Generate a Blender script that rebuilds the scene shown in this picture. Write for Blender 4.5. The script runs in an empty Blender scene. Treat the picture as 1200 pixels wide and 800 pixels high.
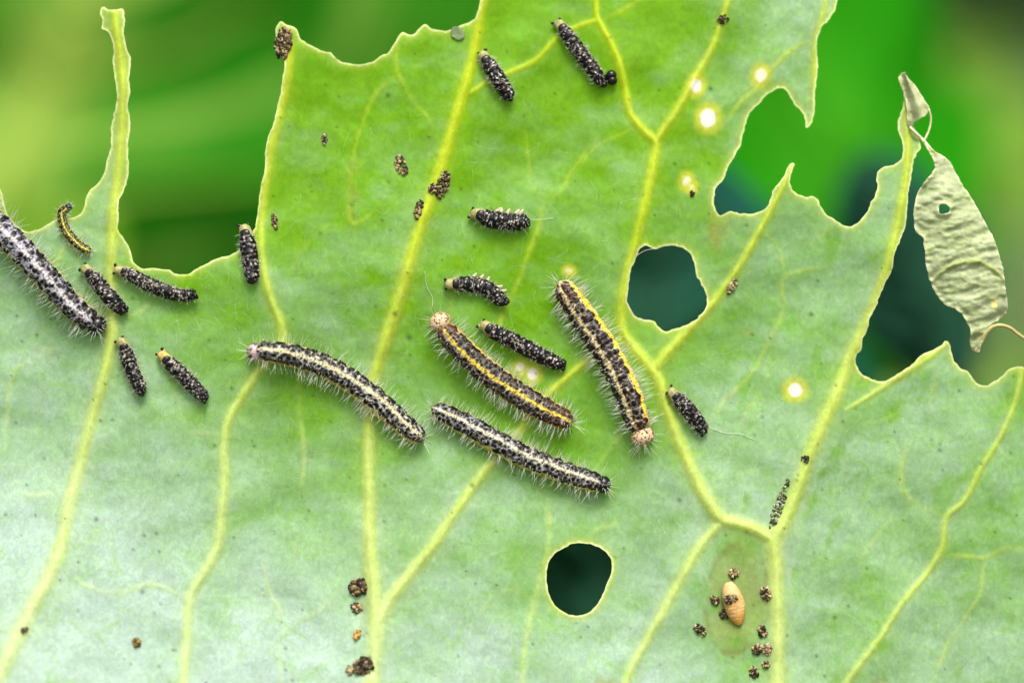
import bpy, math, random
import numpy as np
from mathutils import Vector, Matrix

R = math.radians
C = bpy.context.scene.collection
scene = bpy.context.scene

# ------------------------------------------------------------------ camera, sky, sun, exposure
PX = 0.00016                      # metres on the leaf for one pixel of the 1200x800 photograph
PITCH = R(10.0)
LEAF_C = np.array([0.0, 0.0, 0.34])
AX = np.array([1.0, 0.0, 0.0])
AY = np.array([0.0, math.sin(PITCH), math.cos(PITCH)])
AZ = np.array([0.0, -math.cos(PITCH), math.sin(PITCH)])
FOCAL = 100.0
CAM_D = 1200 * PX * FOCAL / 36.0

cam_d = bpy.data.cameras.new('camera')
cam = bpy.data.objects.new('camera', cam_d)
C.objects.link(cam)
cam_d.lens = FOCAL
cam_d.sensor_width = 36.0
cam_d.clip_start = 0.01
cam_d.clip_end = 500.0
cam.location = Vector(LEAF_C + AZ * CAM_D)
cam.rotation_euler = (R(90) - PITCH, 0, 0)
cam_d.dof.use_dof = True
cam_d.dof.focus_distance = CAM_D - 0.001
cam_d.dof.aperture_fstop = 3.2
scene.camera = cam

SUN_EL, SUN_AZ = R(64), R(168)     # high, veiled by thin cloud, on the viewer's side
w = bpy.data.worlds.new('World')
scene.world = w
w.use_nodes = True
wn = w.node_tree.nodes
sky = wn.new('ShaderNodeTexSky')
sky.sky_type = 'NISHITA'
sky.sun_disc = False
sky.sun_elevation = SUN_EL
sky.sun_rotation = SUN_AZ
sky.air_density = 0.6
sky.dust_density = 7.0
sky.ozone_density = 0.3
wn['Background'].inputs['Strength'].default_value = 0.15
w.node_tree.links.new(sky.outputs['Color'], wn['Background'].inputs['Color'])

sun_d = bpy.data.lights.new('sun', 'SUN')
sun_d.energy = 2.0
sun_d.angle = R(24)
sun_d.color = (1.0, 0.96, 0.88)
sun = bpy.data.objects.new('sun', sun_d)
C.objects.link(sun)
to_sun = Vector((math.sin(SUN_AZ) * math.cos(SUN_EL), math.cos(SUN_AZ) * math.cos(SUN_EL), math.sin(SUN_EL)))
sun.rotation_euler = to_sun.to_track_quat('Z', 'Y').to_euler()
sun.location = to_sun * 5

scene.view_settings.view_transform = 'Standard'
scene.view_settings.look = 'None'
scene.view_settings.gamma = 1.0
scene.view_settings.use_curve_mapping = False
scene.view_settings.exposure = 0.78
scene.cycles.use_denoising = True
scene.cycles.max_bounces = 10
scene.cycles.diffuse_bounces = 6
scene.cycles.transmission_bounces = 8
scene.cycles.transparent_max_bounces = 8

# ------------------------------------------------------------------ numeric helpers
def lerp(a, b, t):
    return a + (b - a) * t

def smooth(e0, e1, x):
    t = np.clip((x - e0) / (e1 - e0), 0, 1)
    return t * t * (3 - 2 * t)

def vnoise(x, y, seed):
    rng = np.random.RandomState(seed)
    tab = rng.rand(256, 256)
    xi = np.floor(x).astype(int); yi = np.floor(y).astype(int)
    xf = x - xi; yf = y - yi
    xf = xf * xf * (3 - 2 * xf); yf = yf * yf * (3 - 2 * yf)
    a = tab[xi & 255, yi & 255]; b = tab[(xi + 1) & 255, yi & 255]
    c = tab[xi & 255, (yi + 1) & 255]; d = tab[(xi + 1) & 255, (yi + 1) & 255]
    return (a * (1 - xf) + b * xf) * (1 - yf) + (c * (1 - xf) + d * xf) * yf

def fbm(x, y, scale, seed, octs=4):
    x = np.asarray(x, float); y = np.asarray(y, float)
    s = 0; amp = 0.5; tot = 0
    ca, sa = math.cos(0.6), math.sin(0.6)
    for o in range(octs):
        xr = (x * ca - y * sa) / scale + 37.1 * o
        yr = (x * sa + y * ca) / scale + 11.7 * o
        s = s + amp * vnoise(xr, yr, seed + o); tot += amp
        amp *= 0.5; scale *= 0.5
    return s / tot                                       # 0..1, centred on 0.5

def spline(pts, step=3.0, closed=False):
    """Catmull-Rom through pts (rows of any width), resampled about every step px of x,y"""
    P = np.asarray(pts, float)
    n = len(P)
    out = []
    rng = n if closed else n - 1
    for i in range(rng):
        if closed:
            p0, p1, p2, p3 = P[(i - 1) % n], P[i], P[(i + 1) % n], P[(i + 2) % n]
        else:
            p0, p1, p2, p3 = P[max(i - 1, 0)], P[i], P[i + 1], P[min(i + 2, n - 1)]
        d = np.hypot(*(p2 - p1)[:2])
        k = max(1, int(math.ceil(d / step)))
        # tangents limited by the chord so that long/short neighbours do not loop
        def tan(a, b, c):
            l0 = np.hypot(*(b - a)[:2]) + 1e-9; l1 = np.hypot(*(c - b)[:2]) + 1e-9
            t = ((b - a) / l0 * l1 + (c - b) / l1 * l0) / (l0 + l1)
            return t
        m1 = tan(p0, p1, p2) * d if (closed or i > 0) else (p2 - p1)
        m2 = tan(p1, p2, p3) * d if (closed or i < n - 2) else (p2 - p1)
        for j in range(k):
            t = j / k
            out.append((2 * t**3 - 3 * t**2 + 1) * p1 + (t**3 - 2 * t**2 + t) * m1
                       + (-2 * t**3 + 3 * t**2) * p2 + (t**3 - t**2) * m2)
    if not closed:
        out.append(P[-1])
    return np.array(out)

def to_world(p):
    """leaf-plane pixels (x right, y down, z toward the viewer) -> world metres"""
    p = np.asarray(p, float)
    X = (p[..., 0] - 600) * PX; Y = (400 - p[..., 1]) * PX; Z = p[..., 2] * PX
    return LEAF_C + X[..., None] * AX + Y[..., None] * AY + Z[..., None] * AZ

ROT = np.stack([AX, AY, AZ], 1)       # leaf frame -> world

# ------------------------------------------------------------------ object helpers
def mesh_obj(name, verts, faces, mat, parent=None, base=(0, 0, 0), attrs=None, normals=None, smooth_shade=True, tris=None):
    """faces: (n,4) and/or tris (n,3) index arrays; verts in world metres, stored relative to base"""
    me = bpy.data.meshes.new(name)
    v = np.asarray(verts, float) - np.asarray(base, float)
    q = np.asarray(faces, int).reshape(-1, 4) if faces is not None and len(faces) else np.zeros((0, 4), int)
    t = np.asarray(tris, int).reshape(-1, 3) if tris is not None and len(tris) else np.zeros((0, 3), int)
    me.vertices.add(len(v))
    me.vertices.foreach_set('co', v.astype(np.float32).ravel())
    loops = np.concatenate([q.ravel(), t.ravel()]).astype(np.int32)
    starts = np.concatenate([np.arange(len(q)) * 4, len(q) * 4 + np.arange(len(t)) * 3]).astype(np.int32)
    me.loops.add(len(loops))
    me.loops.foreach_set('vertex_index', loops)
    me.polygons.add(len(starts))
    me.polygons.foreach_set('loop_start', starts)
    me.update(calc_edges=True)
    me.validate()
    if smooth_shade:
        me.polygons.foreach_set('use_smooth', np.ones(len(me.polygons), bool))
    for an, av in (attrs or {}).items():
        av = np.asarray(av, float)
        if av.ndim == 2:
            a = me.color_attributes.new(an, 'FLOAT_COLOR', 'POINT')
            a.data.foreach_set('color', np.concatenate([av, np.ones((len(av), 1))], 1).astype(np.float32).ravel())
        else:
            a = me.attributes.new(an, 'FLOAT', 'POINT')
            a.data.foreach_set('value', av.astype(np.float32))
    if normals is not None:
        me.normals_split_custom_set_from_vertices(np.asarray(normals).tolist())
    if mat:
        me.materials.append(mat)
    o = bpy.data.objects.new(name, me)
    C.objects.link(o)
    if parent is not None:
        o.parent = parent
    else:
        o.location = Vector(base)
    return o

def thing(name, label, cat, base, group=None):
    o = bpy.data.objects.new(name, None)
    C.objects.link(o)
    o.empty_display_size = 0.005
    o.location = Vector(base)
    o['label'] = label; o['category'] = cat
    if group: o['group'] = group
    return o

def tag(o, label, cat, group=None):
    o['label'] = label; o['category'] = cat
    if group: o['group'] = group
    return o

class MB:
    """collects pieces (px space or world) and links them as one mesh"""
    def __init__(s): s.v = []; s.q = []; s.t = []; s.c = []; s.n = 0
    def add(s, v, q=None, t=None, c=None):
        v = np.asarray(v, float)
        s.v.append(v)
        if q is not None and len(q): s.q.append(np.asarray(q) + s.n)
        if t is not None and len(t): s.t.append(np.asarray(t) + s.n)
        if c is not None:
            c = np.asarray(c, float)
            s.c.append(np.broadcast_to(c, (len(v), 3)))
        s.n += len(v)
    def build(s, name, mat, parent=None, base=(0, 0, 0), px=True, smooth_shade=True):
        v = np.concatenate(s.v)
        if px: v = to_world(v)
        return mesh_obj(name, v, np.concatenate(s.q) if s.q else None, mat, parent, base,
                        {'col': np.concatenate(s.c)} if s.c else None, None, smooth_shade,
                        np.concatenate(s.t) if s.t else None)

def ring_faces(nr, nc, closed=True):
    i = np.arange(nr - 1)[:, None]; j = np.arange(nc if closed else nc - 1)[None, :]
    j2 = (j + 1) % nc
    a = i * nc + j; b = i * nc + j2; c = (i + 1) * nc + j2; d = (i + 1) * nc + j
    return np.stack([a, b, c, d], -1).reshape(-1, 4)

def tube(path, rad, sides=6, flat=1.0):
    """swept tube in px space along 3-d path; returns verts, quads, tris with closed ends"""
    P = np.asarray(path, float); r = np.broadcast_to(np.asarray(rad, float), (len(P),))
    T = np.gradient(P, axis=0); T /= np.linalg.norm(T, axis=1)[:, None] + 1e-12
    up = np.array([0, 0, 1.0]) if abs(T[:, 2]).mean() < 0.8 else np.array([1.0, 0, 0])
    S = np.cross(T, up); S /= np.linalg.norm(S, axis=1)[:, None] + 1e-12
    U = np.cross(S, T)
    a = np.arange(sides) * 2 * math.pi / sides
    V = P[:, None] + r[:, None, None] * (S[:, None] * np.cos(a)[None, :, None] + flat * U[:, None] * np.sin(a)[None, :, None])
    V = V.reshape(-1, 3)
    q = ring_faces(len(P), sides)
    n = len(V)
    V = np.concatenate([V, P[:1], P[-1:]])
    k = np.arange(sides); k2 = (k + 1) % sides
    t = np.concatenate([np.stack([k2, k, np.full(sides, n)], 1),
                        np.stack([k, k2, np.full(sides, -1)], 1)])
    last = (len(P) - 1) * sides
    t[sides:, :2] += last; t[sides:, 2] = n + 1
    return V, q, t

def ico(sub=1):
    ph = (1 + 5 ** 0.5) / 2
    v = [(-1, ph, 0), (1, ph, 0), (-1, -ph, 0), (1, -ph, 0), (0, -1, ph), (0, 1, ph), (0, -1, -ph), (0, 1, -ph),
         (ph, 0, -1), (ph, 0, 1), (-ph, 0, -1), (-ph, 0, 1)]
    f = [(0, 11, 5), (0, 5, 1), (0, 1, 7), (0, 7, 10), (0, 10, 11), (1, 5, 9), (5, 11, 4), (11, 10, 2), (10, 7, 6), (7, 1, 8),
         (3, 9, 4), (3, 4, 2), (3, 2, 6), (3, 6, 8), (3, 8, 9), (4, 9, 5), (2, 4, 11), (6, 2, 10), (8, 6, 7), (9, 8, 1)]
    v = [np.array(p) / np.linalg.norm(p) for p in v]
    for _ in range(sub):
        mid = {}; nf = []
        def m(a, b):
            k = (min(a, b), max(a, b))
            if k not in mid:
                p = v[a] + v[b]; v.append(p / np.linalg.norm(p)); mid[k] = len(v) - 1
            return mid[k]
        for a, b, c in f:
            ab, bc, ca = m(a, b), m(b, c), m(c, a)
            nf += [(a, ab, ca), (b, bc, ab), (c, ca, bc), (ab, bc, ca)]
        f = nf
    return np.array(v), np.array(f)
ICO0, ICO1, ICO2, ICO3, ICO4 = ico(0), ico(1), ico(2), ico(3), ico(4)

# ------------------------------------------------------------------ materials
def new_mat(name):
    m = bpy.data.materials.new(name); m.use_nodes = True
    nt = m.node_tree
    return m, nt, nt.nodes, nt.links, nt.nodes['Principled BSDF'], nt.nodes['Material Output']

def mixrgb(nt, mode, fac, a, b):
    n = nt.nodes.new('ShaderNodeMix'); n.data_type = 'RGBA'; n.blend_type = mode
    for sock, val in ((n.inputs['Factor'], fac), (n.inputs[6], a), (n.inputs[7], b)):
        if isinstance(val, (int, float)): sock.default_value = val
        elif isinstance(val, tuple): sock.default_value = (*val, 1)
        else: nt.links.new(val, sock)
    return n.outputs[2]

def ramp(nt, src, p0, v0, p1, v1):
    n = nt.nodes.new('ShaderNodeMapRange')
    n.inputs[1].default_value = p0; n.inputs[2].default_value = p1
    n.inputs[3].default_value = v0; n.inputs[4].default_value = v1
    nt.links.new(src, n.inputs[0])
    return n.outputs[0]

def noise(nt, scale, detail=3.0, rough=0.6, dist=0.0, stretch=None):
    tc = nt.nodes.new('ShaderNodeTexCoord')
    src = tc.outputs['Object']
    if stretch:
        mp = nt.nodes.new('ShaderNodeMapping'); mp.inputs['Scale'].default_value = stretch
        nt.links.new(src, mp.inputs['Vector']); src = mp.outputs[0]
    n = nt.nodes.new('ShaderNodeTexNoise')
    n.inputs['Scale'].default_value = scale; n.inputs['Detail'].default_value = detail
    n.inputs['Roughness'].default_value = rough; n.inputs['Distortion'].default_value = dist
    nt.links.new(src, n.inputs['Vector'])
    return n.outputs['Fac']

def attr(nt, name):
    a = nt.nodes.new('ShaderNodeAttribute'); a.attribute_name = name
    return a

def leaf_material(name, trans=0.5, grain=True, spec=.35):
    m, nt, nd, lk, bs, out = new_mat(name)
    col = attr(nt, 'col').outputs['Color']; tr = attr(nt, 'tr').outputs['Color']
    if grain:
        n1 = noise(nt, 1500, 4, 0.7, 0.6, (1.0, 1.0, 0.7))
        n2 = noise(nt, 420, 4, 0.65, 1.2)
        n3 = noise(nt, 4200, 2, 0.7)
        g = ramp(nt, n1, 0.3, 0.80, 0.7, 1.19)
        g2 = ramp(nt, n2, 0.3, 0.86, 0.7, 1.12)
        mul = nd.new('ShaderNodeMath'); mul.operation = 'MULTIPLY'
        lk.new(g, mul.inputs[0]); lk.new(g2, mul.inputs[1])
        comb = nd.new('ShaderNodeCombineColor')
        for k in range(3): lk.new(mul.outputs[0], comb.inputs[k])
        col = mixrgb(nt, 'MULTIPLY', 0.85, col, comb.outputs[0])
        comb2 = nd.new('ShaderNodeCombineColor')
        for k in range(3): lk.new(g2, comb2.inputs[k])
        tr = mixrgb(nt, 'MULTIPLY', 0.8, tr, comb2.outputs[0])
        # fine net of the smallest veins
        vo = nd.new('ShaderNodeTexVoronoi'); vo.feature = 'DISTANCE_TO_EDGE'; vo.inputs['Scale'].default_value = 330
        tc = nd.new('ShaderNodeTexCoord')
        wv = nd.new('ShaderNodeTexNoise'); wv.inputs['Scale'].default_value = 260; wv.inputs['Detail'].default_value = 2
        lk.new(tc.outputs['Object'], wv.inputs['Vector'])
        vm = nd.new('ShaderNodeVectorMath'); vm.operation = 'MULTIPLY_ADD'
        lk.new(wv.outputs['Color'], vm.inputs[0]); vm.inputs[1].default_value = (0.004,) * 3
        lk.new(tc.outputs['Object'], vm.inputs[2]); lk.new(vm.outputs[0], vo.inputs['Vector'])
        net = ramp(nt, vo.outputs['Distance'], 0.0, 0.55, 0.07, 0.0)
        netm = nd.new('ShaderNodeMath'); netm.operation = 'MULTIPLY'
        lk.new(net, netm.inputs[0]); lk.new(ramp(nt, n2, 0.35, 0.0, 0.65, 1.0), netm.inputs[1])
        tr = mixrgb(nt, 'MIX', netm.outputs[0], tr, mixrgb(nt, 'MULTIPLY', 1.0, tr, (1.35, 1.15, 1.1)))
        vo2 = nd.new('ShaderNodeTexVoronoi'); vo2.feature = 'DISTANCE_TO_EDGE'; vo2.inputs['Scale'].default_value = 120
        vm2 = nd.new('ShaderNodeVectorMath'); vm2.operation = 'MULTIPLY_ADD'
        wv2 = nd.new('ShaderNodeTexNoise'); wv2.inputs['Scale'].default_value = 130; wv2.inputs['Detail'].default_value = 3
        lk.new(tc.outputs['Object'], wv2.inputs['Vector'])
        lk.new(wv2.outputs['Color'], vm2.inputs[0]); vm2.inputs[1].default_value = (0.009,) * 3
        lk.new(tc.outputs['Object'], vm2.inputs[2]); lk.new(vm2.outputs[0], vo2.inputs['Vector'])
        net2 = nd.new('ShaderNodeMath'); net2.operation = 'MULTIPLY'
        lk.new(ramp(nt, vo2.outputs['Distance'], 0.0, 1.0, 0.055, 0.0), net2.inputs[0])
        lk.new(ramp(nt, noise(nt, 95, 3, .6), 0.42, 0.0, 0.62, 1.0), net2.inputs[1])
        col = mixrgb(nt, 'MIX', ramp(nt, net2.outputs[0], 0, 0, 1, .6), col, mixrgb(nt, 'MULTIPLY', 1.0, col, (.70, .92, .28)))
        tr = mixrgb(nt, 'MIX', ramp(nt, net2.outputs[0], 0, 0, 1, .6), tr, mixrgb(nt, 'MULTIPLY', 1.0, tr, (1.4, 1.2, .8)))
        col = mixrgb(nt, 'MIX', ramp(nt, netm.outputs[0], 0, 0, .5, .42), col, mixrgb(nt, 'MULTIPLY', 1.0, col, (.62, .86, .42)))
        b1 = nd.new('ShaderNodeBump'); b1.inputs['Strength'].default_value = 0.22; b1.inputs['Distance'].default_value = 0.00025
        lk.new(n1, b1.inputs['Height'])
        b2 = nd.new('ShaderNodeBump'); b2.inputs['Strength'].default_value = 0.25; b2.inputs['Distance'].default_value = 0.0001
        lk.new(n3, b2.inputs['Height']); lk.new(b1.outputs[0], b2.inputs['Normal'])
        lk.new(b2.outputs[0], bs.inputs['Normal'])
    lk.new(col, bs.inputs['Base Color'])
    bs.inputs['Roughness'].default_value = 0.5
    bs.inputs['Specular IOR Level'].default_value = spec
    tl = nd.new('ShaderNodeBsdfTranslucent'); lk.new(tr, tl.inputs['Color'])
    mx = nd.new('ShaderNodeMixShader'); mx.inputs[0].default_value = trans
    lk.new(bs.outputs[0], mx.inputs[1]); lk.new(tl.outputs[0], mx.inputs[2])
    lk.new(mx.outputs[0], out.inputs['Surface'])
    return m

def col_material(name, rough=0.5, spec=0.4, grain_scale=3000, grain=0.25, bump=0.3, dist=0.0001, trans=0.0):
    m, nt, nd, lk, bs, out = new_mat(name)
    col = attr(nt, 'col').outputs['Color']
    n1 = noise(nt, grain_scale, 3, 0.65)
    g = ramp(nt, n1, 0.3, 1 - grain, 0.7, 1 + grain)
    comb = nd.new('ShaderNodeCombineColor')
    for k in range(3): lk.new(g, comb.inputs[k])
    col = mixrgb(nt, 'MULTIPLY', 1.0, col, comb.outputs[0])
    lk.new(col, bs.inputs['Base Color'])
    bs.inputs['Roughness'].default_value = rough
    bs.inputs['Specular IOR Level'].default_value = spec
    b = nd.new('ShaderNodeBump'); b.inputs['Strength'].default_value = bump; b.inputs['Distance'].default_value = dist
    lk.new(n1, b.inputs['Height']); lk.new(b.outputs[0], bs.inputs['Normal'])
    if trans:
        tl = nd.new('ShaderNodeBsdfTranslucent'); lk.new(col, tl.inputs['Color'])
        mx = nd.new('ShaderNodeMixShader'); mx.inputs[0].default_value = trans
        lk.new(bs.outputs[0], mx.inputs[1]); lk.new(tl.outputs[0], mx.inputs[2])
        lk.new(mx.outputs[0], out.inputs['Surface'])
    return m

M_LEAF = leaf_material('leaf_underside', 0.42, spec=.2)
M_LEAFBACK = leaf_material('leaf_upper_side', 0.8, grain=False)
M_BG = leaf_material('background_leaf', 0.55, grain=False, spec=.02)
M_BODY = col_material('caterpillar_skin', 0.36, 0.13, 5200, 0.25, 0.3, 0.00008)
M_SPOT = col_material('dark_chitin', 0.25, 0.35, 6000, 0.3, 0.2, 0.00004)
M_HAIR = col_material('pale_seta', 0.4, 0.5, 2000, 0.1, 0.0, 0.00001, trans=0.4)
M_FRASS = col_material('frass', 0.75, 0.25, 5200, 0.55, 0.7, 0.0002)
M_COCOON = col_material('cocoon_silk', 0.6, 0.3, 2600, 0.16, 0.5, 0.0001, trans=0.15)
M_EDGE = leaf_material('cut_leaf_edge', 0.45, grain=False)
M_STEM = col_material('plant_stem', 0.5, 0.4, 300, 0.15, 0.2, 0.0005)

# ------------------------------------------------------------------ the main leaf: outline, holes, veins (photo pixels)
OUT = [(-30, 195), (-12, 205), (0, 224), (4, 240), (9, 254), (18, 264), (30, 271), (45, 268), (60, 260), (70, 255), (85, 255), (95, 248), (100, 232), (104, 222), (112, 216),
       (118, 208), (121, 200), (124, 190), (129, 165), (129, 150), (134, 125), (136, 108), (133, 90), (130, 68), (131, 52), (127, 40),
       (120, 33), (117, 33), (118, 22), (115, 12), (116, 7), (119, 6), (123, 9), (132, 10), (142, 8), (144, 18), (145, 26), (143, 34), (144, 44), (147, 55), (151, 66), (150, 88), (151, 110),
       (149, 125), (151, 140), (150, 160), (149, 180), (150, 198), (146, 218), (140, 235), (139, 255), (139, 270), (146, 280), (153, 295),
       (156, 305), (165, 314), (180, 314), (190, 315), (197, 316), (205, 320), (220, 321), (235, 313), (255, 303), (275, 297), (284, 290),
       (292, 280), (298, 268), (301, 255), (303, 235), (305, 220), (310, 198), (311, 180), (312, 165), (320, 145), (324, 125), (329, 105),
       (331, 90), (333, 75), (330, 62), (324, 50), (322, 40), (323, 28), (327, 23), (335, 28), (344, 30), (348, 35), (350, 42), (360, 50), (375, 58),
       (388, 61), (395, 68), (405, 72), (420, 74), (435, 71), (445, 65), (456, 59), (463, 47), (470, 37), (482, 39), (490, 33), (497, 26),
       (505, 31), (515, 34), (527, 33), (540, 27), (553, 22), (558, 15), (561, 5), (563, -8), (568, -24), (580, -50), (600, -62), (640, -85), (700, -100), (780, -105), (860, -100),
       (920, -80), (962, -50), (982, -22), (985, -6), (983, 5), (978, 15), (973, 22), (967, 27), (963, 37), (960, 48), (960, 62), (961, 75), (959, 95), (957, 115),
       (956, 132), (953, 142), (947, 149), (946, 138), (942, 130), (935, 122), (930, 115), (926, 107), (921, 101), (915, 101), (907, 105), (900, 110),
       (892, 119), (882, 130), (877, 140), (873, 155), (869, 170), (860, 185), (853, 200), (848, 210), (840, 220), (838, 230), (838, 241),
       (842, 249), (846, 252), (852, 249), (858, 247), (868, 250), (880, 250), (891, 248), (898, 243), (903, 234), (907, 222), (915, 212),
       (920, 204), (924, 195), (929, 190), (932, 191), (928, 203), (926, 214), (930, 223), (938, 228), (945, 230), (952, 229), (958, 232),
       (963, 242), (968, 250), (977, 255), (985, 261), (995, 265), (1005, 262), (1012, 255), (1018, 247), (1022, 236), (1027, 228), (1030, 220),
       (1029, 207), (1031, 199), (1037, 195), (1050, 192), (1058, 185), (1060, 176), (1058, 160), (1055, 142), (1059, 130), (1062, 119),
       (1062, 105), (1058, 95), (1057, 87), (1060, 85), (1066, 95), (1069, 110), (1070, 128), (1073, 145), (1080, 161), (1082, 171), (1076, 180), (1072, 190), (1070, 204), (1066, 222), (1064, 242),
       (1062, 263), (1058, 275), (1053, 287), (1048, 300), (1046, 315), (1039, 330), (1032, 345), (1027, 360), (1021, 371), (1018, 385), (1012, 398),
       (1011, 410), (1005, 416), (1004, 424), (1007, 432), (1012, 438), (1020, 443), (1032, 447), (1040, 446), (1050, 440), (1060, 434), (1073, 424),
       (1083, 415), (1095, 410), (1105, 405), (1112, 399), (1115, 403), (1117, 412), (1121, 423), (1128, 431), (1136, 435), (1142, 443), (1150, 450),
       (1157, 452), (1163, 450), (1172, 444), (1181, 436), (1186, 431), (1195, 429), (1206, 431), (1222, 440), (1240, 436), (1262, 452), (1290, 470), (1325, 520), (1350, 600), (1355, 700), (1325, 800), (1265, 880),
       (1180, 935), (1080, 965), (990, 985), (930, 1000), (890, 1000), (820, 985), (700, 975), (560, 985), (420, 965), (280, 945), (120, 920), (-20, 870), (-110, 790), (-150, 680),
       (-160, 540), (-140, 420), (-120, 330), (-90, 250), (-60, 215)]
HOLE1 = [(748, 298), (751, 291), (757, 287), (762, 289), (767, 292), (775, 289), (785, 287), (795, 288), (805, 292), (812, 299), (815, 310), (817, 322),
         (822, 331), (828, 343), (829, 353), (827, 362), (820, 370), (810, 378), (798, 383), (788, 386), (780, 388), (773, 383), (767, 376),
         (755, 374), (745, 370), (739, 362), (736, 352), (737, 335), (739, 320), (743, 308)]
HOLE2 = [(641, 665), (643, 658), (650, 648), (660, 642), (670, 637), (685, 636), (695, 638), (705, 642), (712, 648), (717, 658), (716, 670),
         (711, 682), (706, 695), (700, 705), (693, 713), (683, 718), (672, 719), (660, 715), (650, 707), (644, 697), (641, 684)]

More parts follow.
